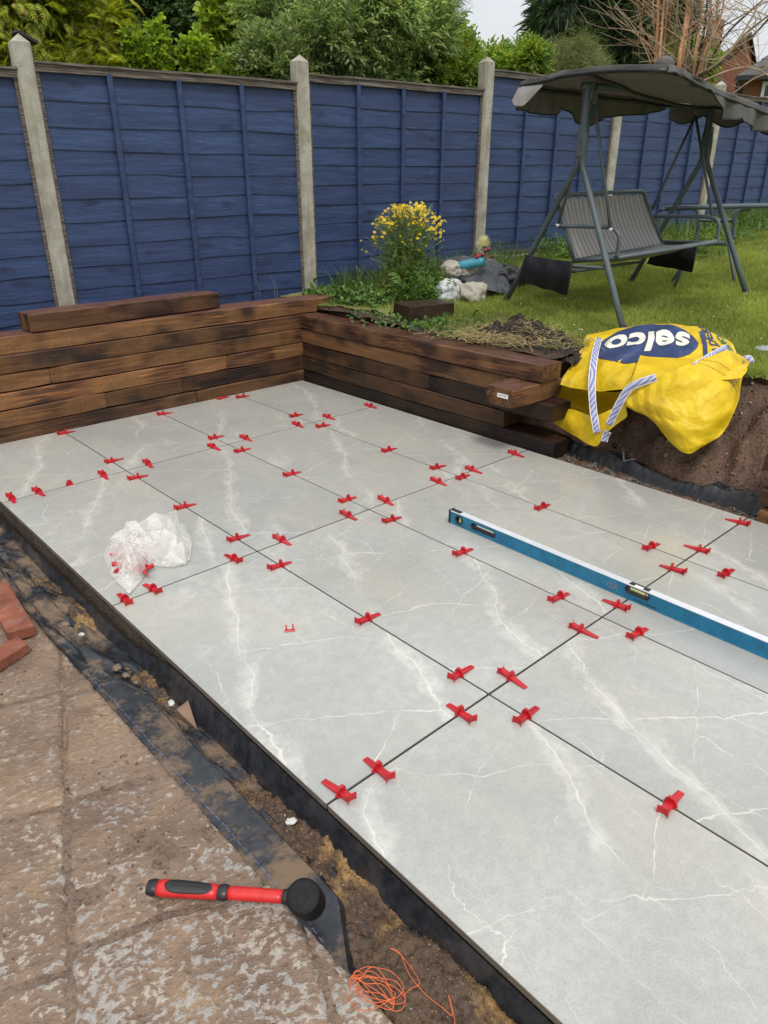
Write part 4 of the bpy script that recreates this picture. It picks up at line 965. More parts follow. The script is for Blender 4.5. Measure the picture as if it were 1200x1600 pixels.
# ------------------------------------------------------------------ YELLOW BULK BAG
yb = thing('bulk_bag', (2.2, -1.6, .5), 'crumpled yellow builder\'s bulk bag with navy logo draped over the lawn edge', 'bulk bag')
def cr1(P, t):
    n = P.shape[0]; s = np.clip(t, 0, 1)*(n-1); i = np.clip(s.astype(int), 0, n-2); f = (s-i)[:, None]
    g_ = lambda k: P[np.clip(i+k, 0, n-1), np.arange(len(t))] if P.ndim == 3 and P.shape[1] == len(t) else P[np.clip(i+k, 0, n-1)]
    a, b, c, d = g_(-1), g_(0), g_(1), g_(2)
    return .5*((2*b)+(c-a)*f+(2*a-5*b+4*c-d)*f*f+(3*b-a-3*c+d)*f**3)
def crumple(Q, s, f):
    q = np.random.default_rng(s); t = 0
    for i in range(9):
        d = q.normal(size=3); d /= np.linalg.norm(d); fr = f*q.uniform(.35, 1.5); ph = q.uniform(0, 9)
        w_ = vnoise(Q[:, 0]*f*.35+i*7, Q[:, 1]*f*.35, Q[:, 2]*f*.35, s+i); a = Q@d*fr+ph+.55*vnoise(Q[:, 0]*f*.25, Q[:, 1]*f*.25, Q[:, 2]*f*.25+i*5, s+40)
        t = t+np.abs((a % 1)-.5)*2*np.clip(w_*1.6+.3, 0, 1)*f/fr*.35
    return t-.8
class Net:
    """smooth sheet through a net of points given as (photo x, photo y, place x)"""
    def __init__(s, rows, seed=0, amp=.010, fr=9.): s.P = np.array([[atX(*q) for q in r] for r in rows]); s.s = seed; s.a = amp; s.f = fr
    def __call__(s, u, v):
        u = np.atleast_1d(u); v = np.atleast_1d(v); rows = [cr1(s.P[k], u) for k in range(s.P.shape[0])]
        Q = cr1(np.stack(rows), v)
        r = ridge(Q[:, 0]*s.f, Q[:, 1]*s.f, Q[:, 2]*s.f, s.s, 4)-.4; n = fbm(Q[:, 0]*s.f*.6, Q[:, 1]*s.f*.6, Q[:, 2]*s.f*.6, s.s+9, 3)
        d = (CAM-Q); d /= np.linalg.norm(d, axis=1)[:, None]; d = d*.5+np.array([-.4, -.2, .7])*.5
        return (Q+d*(s.a*(r*.25+n*.9+2.1*crumple(Q, s.s, s.f*.9)))[:, None]).T
topN = Net([
 [(930, 560, 2.75), (970, 545, 2.9), (1020, 540, 3.0), (1070, 540, 3.05), (1115, 548, 3.0), (1150, 560, 2.85)],
 [(918, 524, 2.45), (965, 515, 2.6), (1010, 509, 2.72), (1060, 507, 2.78), (1105, 516, 2.75), (1142, 533, 2.6)],
 [(908, 543, 2.26), (955, 536, 2.32), (1008, 530, 2.40), (1060, 530, 2.45), (1108, 536, 2.45), (1150, 549, 2.42)],
 [(896, 566, 2.12), (945, 560, 2.15), (1000, 556, 2.18), (1055, 556, 2.20), (1105, 560, 2.24), (1160, 566, 2.28)],
 [(880, 590, 2.02), (935, 592, 1.99), (990, 586, 1.98), (1050, 580, 2.0), (1110, 582, 2.05), (1168, 576, 2.12)],
 [(874, 602, 1.98), (925, 610, 1.95), (985, 606, 1.93), (1045, 596, 1.94), (1110, 594, 1.98), (1158, 592, 2.05)]], 3, .012, 11.)
V, F = grid(170, 120, lambda u, v: topN(u, v)); o = mk('bag_top', V, F, M['yellow'], yb, smooth=True); solid(o, .002)
# left pocket: dark mouth with lower lip
pocB = Net([
 [(874, 602, 1.99), (905, 607, 2.02), (935, 612, 2.03), (965, 612, 2.02), (990, 606, 2.0)],
 [(868, 622, 2.03), (900, 632, 2.12), (935, 640, 2.13), (962, 632, 2.10), (985, 620, 2.04)],
 [(864, 645, 2.02), (898, 652, 2.05), (930, 662, 2.04), (955, 648, 2.02), (975, 636, 2.0)]], 9, .010)
V, F = grid(80, 50, lambda u, v: pocB(u, v)); o = mk('inner_lining', V, F, M['yellow'], yb, smooth=True); solid(o, .002)
pocF = Net([
 [(866, 636, 1.96), (893, 640, 1.93), (925, 650, 1.91), (952, 642, 1.92), (976, 628, 1.94)],
 [(863, 650, 1.94), (890, 662, 1.90), (922, 672, 1.87), (950, 662, 1.88), (980, 646, 1.92)],
 [(866, 662, 1.93), (896, 680, 1.89), (930, 698, 1.86), (948, 676, 1.87), (978, 652, 1.90)]], 12, .011)
V, F = grid(80, 50, lambda u, v: pocF(u, v)); o = mk('pocket_lip', V, F, M['yellow'], yb, smooth=True); solid(o, .002)
ridgeN = Net([
 [(1000, 555, 2.12), (1040, 559, 2.12), (1080, 560, 2.14), (1095, 556, 2.2)],
 [(993, 576, 1.97), (1030, 582, 1.95), (1068, 578, 1.98), (1090, 570, 2.08)],
 [(985, 600, 1.90), (1015, 600, 1.90), (1050, 590, 1.93), (1085, 580, 2.02)]], 15, .006)
V, F = grid(60, 40, lambda u, v: ridgeN(u, v)); o = mk('folded_edge', V, F, M['yellow'], yb, smooth=True); solid(o, .002)
flap = Net([
 [(985, 606, 1.90), (1020, 592, 1.88), (1060, 574, 1.92), (1100, 560, 2.02), (1140, 548, 2.16), (1172, 566, 2.30)],
 [(978, 622, 1.87), (1018, 614, 1.82), (1062, 602, 1.84), (1105, 592, 1.93), (1142, 582, 2.06), (1160, 590, 2.20)],
 [(976, 634, 1.86), (1018, 634, 1.79), (1062, 634, 1.80), (1105, 628, 1.88), (1138, 618, 1.98), (1156, 618, 2.10)],
 [(992, 644, 1.86), (1026, 654, 1.79), (1064, 662, 1.79), (1104, 658, 1.85), (1134, 645, 1.94), (1150, 636, 2.02)],
 [(1008, 646, 1.87), (1042, 678, 1.80), (1068, 694, 1.80), (1100, 690, 1.85), (1126, 672, 1.92), (1142, 654, 1.97)],
 [(1014, 650, 1.88), (1048, 690, 1.81), (1074, 708, 1.81), (1098, 697, 1.86), (1124, 680, 1.91), (1138, 662, 1.96)]], 6, .017, 11.)
V, F = grid(150, 130, lambda u, v: flap(u, v)); o = mk('front_flap', V, F, M['yellow'], yb, smooth=True); solid(o, .002)
# corner tab at the right
tabN = Net([[(1130, 552, 2.25), (1150, 556, 2.3), (1172, 566, 2.36)], [(1132, 566, 2.18), (1152, 570, 2.24), (1160, 575, 2.3)], [(1138, 590, 2.12), (1150, 592, 2.16), (1158, 590, 2.2)]], 31, .006)
V, F = grid(30, 30, lambda u, v: tabN(u, v)); o = mk('corner_tab', V, F, M['yellow'], yb, smooth=True); solid(o, .002)
# print: navy oval and letters, mapped on the bag top surface
def on_net(N_, d=.0035):
    def f(u, v):
        Q = N_(u, v); e = .01; A = N_(np.clip(u+e, 0, 1), v)-N_(np.clip(u-e, 0, 1), v); B = N_(u, np.clip(v+e, 0, 1))-N_(u, np.clip(v-e, 0, 1)); n = np.cross(B.T, A.T); n /= np.linalg.norm(n, axis=1)[:, None]+1e-9
        s = np.sign(((CAM-Q.T)*n).sum(1))[:, None]; return (Q.T+n*s*d)
    return f
onT = on_net(topN)
def disc(u0, v0, ru, rv, d, nr=14, na=64):
    V = [(0., 0.)]+[(r/nr*cos(a), r/nr*sin(a)) for r in range(1, nr+1) for a in np.linspace(0, 2*pi, na, endpoint=False)]
    V = np.array(V); F = [(0, 1+i, 1+(i+1) % na) for i in range(na)]
    for r in range(nr-1): F += [(1+r*na+i, 1+(r+1)*na+i, 1+(r+1)*na+(i+1) % na, 1+r*na+(i+1) % na) for i in range(na)]
    return on_net(topN, d)(u0+V[:, 0]*ru, v0+V[:, 1]*rv), F
V, F = disc(.42, .46, .31, .215, .0040); mk('logo_oval', V, F, M['navy'], yb)
def logo(name, txt, size, u0, v0, mu, mv, mat, slant=0., bold=.004, d=.0065, rot=pi):
    def fn(V):
        x, y = V[:, 0], V[:, 1]; c, s = cos(rot), sin(rot); X, Y = x*c-y*s, x*s+y*c
        u = u0+X*mu; v = v0-(Y+slant*X)*mv; return on_net(topN, d)(np.clip(u, 0, 1), np.clip(v, 0, 1))
    return flat_text(name, txt, size, mat, yb, fn, bold, 3, .05)
logo('logo_lettering', 'selco', 1., .42, .345, .245, .30, M['print_white'], -.0, .03)
flat_text_n = simple('navy_letter_ink', (.022, .040, .115), .5, .2, 12, .3)
logo('builders_lettering', 'BUILDERS', .34, .86, .40, .25, .36, flat_text_n, 0, .01, .005, pi-1.15)
logo('warehouse_lettering', 'WAREHOUSE', .30, .94, .36, .22, .36, simple('green_letter_ink', (.02, .16, .10), .5), 0, .01, .005, pi-1.15)
V, F = box(0, 1, -.5, .5, 0, .1)
def rule(u, v): return on_net(topN, .0045)(.735+.03*u+.055*v, .30+.36*v).T
V, F = grid(2, 30, rule); mk('printed_rule', V, F, flat_text_n, yb)
# straps: blue-and-white webbing
sm_ = G('blue_white_webbing'); sv = sm_.obj(); chk = sm_.math('GREATER_THAN', sm_.math('MULTIPLY', sm_.math('SUBTRACT', sm_.wave(sm_.map(sv, rot=(.5, .6, .3)), 48, 0, 0, 1, 'X'), .5), sm_.math('SUBTRACT', sm_.wave(sm_.map(sv, rot=(.2, -.5, .9)), 48, 0, 0, 1, 'Z'), .5)), 0.)
strap_m = sm_.out(sm_.mix(chk, (.11, .13, .42), (.55, .56, .62)), .7, sm_.bump(chk, .3, .001), .3)
st_w = simple('pale_strap_edge', (.66, .62, .6), .7)
def strap(name, pts, wd, s=0):
    P = smoothpath([atX(*q) for q in pts], 8); P = np.array(P); T = np.gradient(P, axis=0); T /= np.linalg.norm(T, axis=1)[:, None]; W_ = np.cross(T, CAM-P); W_ /= np.linalg.norm(W_, axis=1)[:, None]
    ns = len(P); V = np.vstack([P-W_*wd/2, P-W_*wd*.36, P+W_*wd*.36, P+W_*wd/2])
    F = [(k*ns+i, k*ns+i+1, (k+1)*ns+i+1, (k+1)*ns+i) for k in (1,) for i in range(ns-1)]; o = mk(name, V, F, strap_m, yb, smooth=True); solid(o, .003)
    F = [(k*ns+i, k*ns+i+1, (k+1)*ns+i+1, (k+1)*ns+i) for k in (0, 2) for i in range(ns-1)]; o2 = mk('strap_edge', V, F, st_w, o, smooth=True); solid(o2, .002)
strap('webbing_strap', [(936, 528, 2.36), (930, 552, 2.14), (926, 580, 1.965), (925, 610, 1.895), (927, 640, 1.87), (930, 660, 1.85), (933, 676, 1.85)], .037)
strap('webbing_strap', [(1025, 590, 1.875), (1000, 598, 1.85), (982, 608, 1.84), (968, 630, 1.83), (958, 650, 1.83), (952, 664, 1.83)], .038)
strap('webbing_strap', [(950, 674, 1.845), (946, 682, 1.85), (944, 690, 1.85)], .035)
strap('webbing_strap', [(1084, 572, 1.96), (1100, 562, 2.02), (1120, 550, 2.12), (1136, 542, 2.25)], .028)
strap('webbing_strap', [(1160, 562, 2.29), (1170, 560, 2.30), (1174, 567, 2.30)], .03)
stitch = simple('brown_stitching', (.16, .09, .03), .7)
def stit(N_, a, b, n=60):
    out = []
    for i in range(n):
        if i % 3 == 2: continue
        t = np.array([i/n, (i+.9)/n]); u = a[0]+(b[0]-a[0])*t; v = a[1]+(b[1]-a[1])*t; P = on_net(N_, .003)(u, v); out.append(tube(P, .0011, 4))
    return cat_(*out)
V, F = cat_(stit(flap, (.50, .0), (.92, .36)), stit(flap, (.56, -.0), (.97, .33)), stit(topN, (.06, .3), (.0, .95)), stit(topN, (.42, .63), (.36, .98), 30)); mk('stitching', V, F, stitch, yb)

# ------------------------------------------------------------------ FENCE
fence = thing('garden_fence', (2.3, 1.4, .4), 'tall blue overlap garden fence with concrete posts behind the patio and lawn', 'fence')
def fpt(s, z, off=0.):   # s along fence, height, offset towards the garden (+)
    return CAM*np.array([1, 1, 0])+FN*(5.1-off)+FT*s+np.array([0, 0, z])
def fs(p): return float((np.asarray(p)-CAM)@FT)
posts = [(fs(atF(28, 52)), 2.112), (fs(atF(468, 85)), 2.17), (fs(atF(762, 88)), 2.318), (fs(atF(950, 283)), 2.36), (fs(atF(1098, 300)), 2.40)]
sp0 = posts[0][0]; posts = [(sp0-1.89, 2.05)]+posts+[(posts[-1][0]+1.9, 2.45), (posts[-1][0]+3.8, 2.5)]
tops = [(1.90, 1.935), (1.976, 1.993), (2.051, 2.069), (2.222, 2.230), (2.25, 2.26), (2.28, 2.29), (2.32, 2.33)]
def fbox(s0, s1, o0, o1, z0, z1, b=.0):
    V, F = (rbox(s0, s1, o0, o1, z0, z1, b, 2) if b else box(s0, s1, o0, o1, z0, z1)); return V, F
def fmap(V): V = np.asarray(V); return CAM*np.array([1, 1, 0])+FN*(5.1)+np.outer(V[:, 0], FT)-np.outer(V[:, 1], FN)+np.outer(V[:, 2], [0, 0, 1])
# fence-local frame for materials: object space rotated with the fence
FROT = math.atan2(FT[1], FT[0])
def fmk(name, VF, mat, parent, org=None, smooth=False):
    """verts given in fence coordinates (along, towards garden, up); the object itself is turned so wood grain runs along it"""
    V, F = VF; V = np.asarray(V, float); c = np.array([V[:, 0].mean(), 0, V[:, 2].mean()]); L = V-c; L = np.stack([L[:, 0], -L[:, 1], L[:, 2]], 1)
    me = bpy.data.meshes.new(name); me.from_pydata([tuple(v) for v in L], [], [tuple(f)[::-1] for f in F]); me.update(); me.materials.append(mat)
    if smooth: me.polygons.foreach_set('use_smooth', np.ones(len(me.polygons), bool))
    o = bpy.data.objects.new(name, me); COL.objects.link(o); o.parent = parent; wpos = fmap([c])[0]
    if '_f' in parent.keys(): pc = np.array(parent['_f']); d = c-pc; o.location = (d[0], -d[1], d[2])
    else: o.location = tuple(wpos-np.array(parent['_o'])); o.rotation_euler = (0, 0, FROT)
    o['_f'] = [float(q) for q in c]; return o
for i, (s, zt) in enumerate(posts):
    w_ = .052; zb = .1; ch = .02
    prof = [(-w_, -.05), (w_, -.05), (w_, .05-ch), (w_-ch*.6, .05), (-w_+ch*.6, .05), (-w_, .05-ch)]; V = []
    zs_ = [zb, .5, .9, 1.3, 1.7, zt-.045]; k = len(prof)
    for z in zs_: V += [(s+a+.0015*vnoise(z*3, i+a*30, 0, 2), b+.0015*vnoise(z*3, i+b*30, 4, 2), z) for a, b in prof]
    V.append((s, 0, zt)); F = [(r*k+q, r*k+(q+1) % k, (r+1)*k+(q+1) % k, (r+1)*k+q) for r in range(len(zs_)-1) for q in range(k)]
    n0 = (len(zs_)-1)*k; F += [(n0+q, n0+(q+1) % k, len(V)-1) for q in range(k)]
    fmk('concrete_post', (np.array(V), F), M['conc'], fence)
bat = {0: [.1, .45, .78], 1: None, 2: None}
def s_at(x, y): return fs(atF(x, y))
battens = {1: [s_at(172, 150), s_at(280, 165), s_at(376, 165)], 2: [s_at(557, 160), s_at(627, 170), s_at(690, 175)], 3: [s_at(818, 200), s_at(867, 205)]}
for i in range(7):
    s0, s1 = posts[i][0]+.05, posts[i+1][0]-.05; t0, t1 = tops[i]; H = 1.52; zt = lambda s: t0+(t1-t0)*(s-s0)/(s1-s0)
    ol = [(s0-.002, t0-H), (s1+.002, t1-H), (s1+.002, t1-.047), (s1-.022, t1-.047), (s1-.022, t1-H+.03), (s0+.022, t0-H+.03), (s0+.022, t0-.047), (s0-.002, t0-.047)]
    V = np.array([(a, -.016, b) for a, b in ol]+[(a, .018, b) for a, b in ol]); F = [(0, 5, 6, 7), (0, 1, 4, 5), (1, 2, 3, 4), (8, 15, 14, 13), (8, 13, 12, 9), (9, 12, 11, 10)]+[(q, q+8, (q+1) % 8+8, (q+1) % 8) for q in range(8)]
    pn_ = fmk('fence_panel', (V, F), M['grey'], fence)
    nb = 11 if i else 11; ex_ = (H-.02)/nb
    for b in range(nb):
        ztop = -.045-b*ex_+.012; zbot = -.045-(b+1)*ex_-.010; n = 14; V = []
        thick = .006
        for q in range(n+1):
            s = s0+.02+(s1-s0-.04)*q/n; zz = zt(s); wv_ = .010*vnoise(s*2.5, b*3.3+i*17, 0, 5)+.004*vnoise(s*17, b*3.3+i*7, 0, 6); w2_ = .0045*vnoise(s*3, b*2.3+i*17, 0, 9)
            V += [(s, -.0015+w2_*.5, zz+ztop), (s, .0065+w2_*.5, zz+zbot+wv_+.0035), (s, .0035+w2_*.5, zz+zbot+wv_), (s, .0005+w2_*.5, zz+zbot+wv_), (s, -.0065+w2_*.5, zz+ztop)]
        F = [(q*5+k, q*5+(k+1) % 5, (q+1)*5+(k+1) % 5, (q+1)*5+k) for q in range(n) for k in range(5)]+[(4, 3, 2, 1, 0), (n*5, n*5+1, n*5+2, n*5+3, n*5+4)]
        F = [f[::-1] for f in F]
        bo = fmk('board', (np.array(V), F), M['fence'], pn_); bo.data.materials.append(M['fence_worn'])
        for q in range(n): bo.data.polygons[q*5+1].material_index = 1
    bs = battens.get(i) or [s0+(s1-s0)*t for t in (.27, .52, .77)]
    if i == 3: bs = bs+[bs[1]+.42]
    if i == 0: bs = [s1-.42, s1-.9, s1-1.35]
    for s in bs:
        V, F = rbox(s-.017, s+.017, .012, .034, -H/2+.005, H/2-.035, .003); V[:, 2] += zt(s)-H/2; V[:, 0] += .004*np.sin(V[:, 2]*3+i); fmk('batten', (V, F), M['fence'], pn_)
    # raw capping: front rail and top strip
    n = 8
    for nm, (o0, o1, za, zb_) in {'top_rail': (-.010, .030, -.046, -.008), 'capping': (-.022, .040, -.007, .006)}.items():
        V = []
        for q in range(n+1):
            s = s0-.004+(s1-s0+.008)*q/n; d = .003*vnoise(s*4, i*3, 0, 7)
            V += [(s, o0, zt(s)+za), (s, o1+d, zt(s)+za+d), (s, o1+d, zt(s)+zb_+d), (s, o0, zt(s)+zb_+d)]
        F = [(q*4+k, q*4+(k+1) % 4, (q+1)*4+(k+1) % 4, (q+1)*4+k) for q in range(n) for k in range(4)]+[(3, 2, 1, 0), (n*4, n*4+1, n*4+2, n*4+3)]
        fmk(nm, (np.array(V), F), M['grey'], pn_)
    # gravel board beneath on the right-hand panels
    if i >= 3: V, F = fbox(s0, s1, -.025, .02, t0-H-.18, t0-H-.003); fmk('gravel_board', (V, F), M['conc'], pn_)
# dark gable of a bird box behind the first post
p = atF(37, 63, -.3); bb = thing('bird_box', p, 'small black bird box behind the top of the leftmost concrete post', 'bird box')
V, F = box(-.07, .02, -.05, .06, -.30, -.02); mk('box', V+p, F, simple('black_stained_wood', (.018, .018, .02), .6), bb)
R = ry(.42); V, F = box(-.05, .075, -.05, .05, -.008, .008); mk('roof', V@R.T+p+np.array([0, 0, .02]), F, simple('black_roof_felt', (.02, .02, .024), .7), bb)
V, F = box(-.02, .02, -.02, .02, -2.0, -.16); mk('pole', V+p, F, M['black'], bb)

# ------------------------------------------------------------------ SWING SEAT
c_ = lambda x, y: (780+x*.35, 80+y*.35)
fA, fB, fC, fD = atL(788, 472), atL(977, 521), atL(1169, 463), atL(981, 444)
sw = thing('swing_seat', (3.4, -.7, lawnz(3.4, -.7)), 'grey two-seater garden swing with sagging taupe canopy on the lawn', 'swing seat')
tL = atV(fA, fB, *c_(396, 165)); kL = atV(fA, fB, *c_(364, 478)); tR = atV(fC, fD, *c_(950, 200)); kR = atV(fC, fD, *c_(919, 468))
for nm, (ft, k, t, sgn) in enumerate([(fA, kL, tL, 0), (fB, kL, tL, 1), (fC, kR, tR, 1), (fD, kR, tR, 0)]):
    up = np.array([0, 0, 1.]); top = k+(t-k)*.42; side = (ft-k)*np.array([1, 1, 0]); side /= np.linalg.norm(side)
    pth = [ft-up*.02, ft+(k-ft)*.5, ft+(k-ft)*.9, k+side*.020-up*.03, k+side*.018+up*.06, k+side*.018+(t-k)*.40]
    V, F = tube([*smoothpath([pth[0], pth[2]], 3)[:-1], *smoothpath(pth[2:], 4)], .019, 12); lg = mk('leg', V, F, M['steel'], sw, smooth=True)
    V, F = tube([ft-up*.03, ft+(k-ft)/np.linalg.norm(k-ft)*.05], .0215, 12); mk('foot_cap', V, F, M['black'], lg, smooth=True)
for k, t in ((kL, tL), (kR, tR)):
    d_ = np.array([1., 0, 0]); V, F = tube(smoothpath([k+(t-k)*.2, k+(t-k)*.6, k+(t-k)*.93+np.array([.0, -.0, 0]), t], 4), .024, 12); mk('upright', V, F, M['steel'], sw, smooth=True)
    V, F = rbox(-.022, .022, -.028, .028, -.075, .10, .004); mk('joint_plate', V+k+(t-k)*.22, F, M['steel'], sw)
    V, F = rbox(-.004, .03, -.036, .036, -.06, .03, .004); mk('bracket', V+t, F, M['steel'], sw)
V, F = tube([tL+np.array([-.05, 0, .01]), tR+np.array([.05, 0, .01])], .02, 12); mk('top_bar', V, F, M['steel'], sw, smooth=True)
# canopy frame + fabric
X0, X1, Y0, Y1, ZC = 2.60, 4.40, -1.26, -.33, 1.885
cz = lambda x, y: ZC+.030*np.cos((y-(Y0+Y1)/2)/(Y1-Y0)*pi)-.055*np.clip(x-X0, 0, .6)*np.clip((Y1-y)/(Y1-Y0), 0, 1)-.075*np.clip(x-X0-.25, 0, 2)*np.clip((Y1-y)/(Y1-Y0), 0, 1)
def roof(u, v):
    x = X0+u*(X1-X0); y = Y0+v*(Y1-Y0); sag = -.035*np.sin(pi*u)**1*(np.sin(pi*v)**2)*1.3
    z = cz(x, y)+sag+.010*fbm(x*3.5, y*5, 0, 8)*np.sin(pi*np.clip(u, .03, .97))+.006*ridge(x*7, y*4, 0, 5)
    return np.stack([x, y, z])
V, F = grid(90, 60, roof); cn = mk('canopy', V, F, M['canopy'], sw, smooth=True); solid(cn, .002)
vz = np.array([atY(x, y, Y1+.02)[[0, 2]] for x, y in [(803, 170), (830, 176), (862, 181), (872, 178), (880, 169), (888, 174), (900, 192), (920, 197), (945, 184), (975, 180), (1007, 179), (1040, 171), (1095, 155), (1125, 149), (1180, 145)]])
def val_back(u, v):
    p = roof(u, 0*v+1); x = p[0]; lo = np.interp(x, vz[:, 0], vz[:, 1]); o_ = .02*v+.012*np.sin(x*23)*v+.008*np.sin(x*51)*v; return np.stack([x, p[1]+o_, p[2]*(1-v)+np.minimum(lo, p[2]-.02)*v])
def val_front(u, v):
    p = roof(u, 0*v); s_ = u*1.8; dr = (.035+.10*np.clip((u-.30)/.12, 0, 1)*(.6+.4*np.abs(np.sin(s_*6+.6))**.5))*v; o_ = .002+.018*np.sin(s_*14)*v+.012*np.sin(s_*29+1)*v; return np.stack([p[0], p[1]-o_, p[2]-dr+.004])
def val_left(u, v):
    p = roof(0*v, u); return np.stack([p[0]-.002-.004*np.sin(u*20)*v, p[1], p[2]+.004-.030*v*(1+.2*np.sin(u*17))])
def val_right(u, v):
    p = roof(0*v+1, u); return np.stack([p[0]+.015+.02*np.sin(u*14)*v, p[1], p[2]+.004-.14*v*(.6+.4*np.abs(np.sin(u*9)))])
for fn_ in (val_back, val_front, val_left, val_right):
    V, F = grid(130, 12, fn_); vl = mk('valance', V, F, M['canopy'], cn, smooth=True); solid(vl, .003)
    V, F = tube(fn_(np.linspace(0, 1, 110), np.ones(110)).T, .0045, 5); mk('piping', V, F, M['canopy_piping'], vl, smooth=True)
# the left-rear corner flap folded outwards, showing its pale outer face
flp = Net([[(803, 152, 2.58), (815, 131, 2.60), (838, 125, 2.62), (858, 126, 2.62)], [(800, 158, 2.56), (815, 148, 2.56), (832, 140, 2.58), (850, 130, 2.60)], [(803, 165, 2.55), (816, 166, 2.55), (826, 158, 2.57), (846, 136, 2.59)]], 4, .004)
V, F = grid(24, 20, lambda u, v: flp(u, v)); o = mk('folded_corner', V, F, m_cloth('faded_canopy_top', (.22, .21, .20), .75, .3), cn, smooth=True); solid(o, .003)
for y in (Y0, (Y0+Y1)/2, Y1):
    P = [roof(np.array([t]), np.array([(y-Y0)/(Y1-Y0)]))[:, 0]+np.array([0, 0, -.026]) for t in np.linspace(0, 1, 12)]; V, F = tube(P, .0110, 8); mk('canopy_frame', V, F, M['black'], sw, smooth=True)
for x in (0., 1.):
    P = [roof(np.array([x]), np.array([t]))[:, 0]+np.array([0, 0, -.022]) for t in np.linspace(0, 1, 14)]; V, F = tube(P, .0120, 8); mk('canopy_frame', V, F, M['black'], sw, smooth=True)
p = roof(np.array([.02]), np.array([.03]))[:, 0]; V, F = lump(p+np.array([.02, .02, .01]), (.05, .05, .035), 3, 4, .12); mk('corner_cap', V, F, M['canopy'], cn, smooth=True)
# seat
XS0, XS1 = 2.86, 3.95
bl_, fl_ = np.array([XS0, -.66, .885]), np.array([XS0, -.975, .925]); tlb = np.array([XS0, -.475, 1.262])
br_, fr_ = np.array([XS1, -.69, .925]), np.array([XS1, -1.07, .972]); trb = np.array([XS1, -.475, 1.275])
V, F = tube(smoothpath([tlb+(0, 0, -.02), tlb+np.array([.0, -.0, .0]), tlb+np.array([.05, 0, .012])], 4)+smoothpath([trb+np.array([-.06, 0, .012]), trb, trb+(br_-trb)*.12], 4)+[br_], .0135, 10); mk('back_frame', V, F, M['steel'], sw, smooth=True)
V, F = tube([tlb, bl_], .0135, 10); mk('back_frame', V, F, M['steel'], sw, smooth=True)
V, F = tube(smoothpath([bl_, fl_, fr_, br_, bl_], 1), .0150, 10); mk('seat_frame', V, F, M['steel'], sw, smooth=True)
def backf(u, v):
    a = tlb[:, None]*(1-u)+trb[:, None]*u; b = bl_[:, None]*(1-u)+br_[:, None]*u; q = a*(1-v)+b*v; d = .035*np.sin(pi*v)*np.sin(pi*u)**.5+.006*np.sin(u*70+2*np.sin(v*5))*np.exp(-v*5)+.004*fbm(u*16, v*2, 0, 3); q[1] += d; q[2] += .012*np.abs(np.sin(u*34))*(1-v)**6*-1; return q
V, F = grid(120, 30, backf); o = mk('backrest', V, F, M['mesh_seat_ribbed'], sw, smooth=True); solid(o, .003)
def seatf(u, v):
    a = bl_[:, None]*(1-u)+br_[:, None]*u; b = fl_[:, None]*(1-u)+fr_[:, None]*u; q = a*(1-v)+b*v; q[2] += -.045*np.sin(pi*v)*np.sin(pi*u)**.5+.004*fbm(u*9, v*2, 0, 6); return q
V, F = grid(60, 20, seatf); o = mk('seat', V, F, M['mesh_seat'], sw, smooth=True); solid(o, .003)
for x, b, f, hz in ((XS0, bl_, fl_, 1.095), (XS1, br_, fr_, 1.125)):
    off = -.02 if x == XS0 else .02
    V, F = tube(smoothpath([np.array([x+off, -.53, hz-.005]), np.array([x+off, -.75, hz]), np.array([x+off, f[1]+.07, hz]), np.array([x+off, f[1]+.01, hz-.035]), np.array([x+off, f[1], hz-.09]), f+np.array([off, 0, 0])], 5), .0125, 10); mk('armrest', V, F, M['steel'], sw, smooth=True)
    hook = np.array([x-(.02 if x == XS0 else -.05), -.70, 1.765]) if x == XS0 else np.array([x+.12, -.72, 1.765])
    for q in (np.array([x+off*1.6, -.53, hz]), np.array([x+off*1.6, f[1]+.06, hz-.01])):
        V, F = tube([hook, hook+(q-hook)*.5, q], .0095, 8); mk('hanger', V, F, M['steel'], sw, smooth=True)
        V, F = lump(q, (.013,)*3, 2, 0, 0); mk('bolt', V, F, simple('zinc_bolt', (.5, .5, .5), .3, .1), sw)
    hx = [hook+np.array([.012*cos(a), .012*sin(a), .0+a*.0016]) for a in np.linspace(0, 2*pi*7, 90)]; V, F = tube(hx, .0022, 5); mk('spring', V, F, simple('spring_steel', (.22, .22, .22), .3, .1), sw, smooth=True)
    V, F = tube([hook+np.array([0, 0, .07]), hook+np.array([0, 0, .12])], .003, 6); mk('hook', V, F, M['black'], sw)
V, F = cat_(tube([atV(fA, fB, *c_(330, 948)), atV(fA, fB, *c_(484, 970))], .011, 8)); 
# side braces and lower rails
lA, lB = fA+(kL-fA)*.30, fB+(kL-fB)*.30; lC, lD = fC+(kR-fC)*.30, fD+(kR-fD)*.30
V, F = tube([atV(fA, fB, *c_(155, 950)), atV(fA, fB, *c_(480, 968))], .0115, 8); mk('side_brace', V, F, M['steel'], sw, smooth=True)
V, F = tube([atV(fC, fD, *c_(1010, 855)), atV(fC, fD, *c_(700, 850))], .0115, 8); mk('side_brace', V, F, M['steel'], sw, smooth=True)
V, F = tube([atV(fA, fB, *c_(320, 985)), atX(*c_(480, 962), 3.0), atX(*c_(630, 940), 3.7)], .010, 8); mk('lower_rail', V, F, M['steel'], sw, smooth=True)
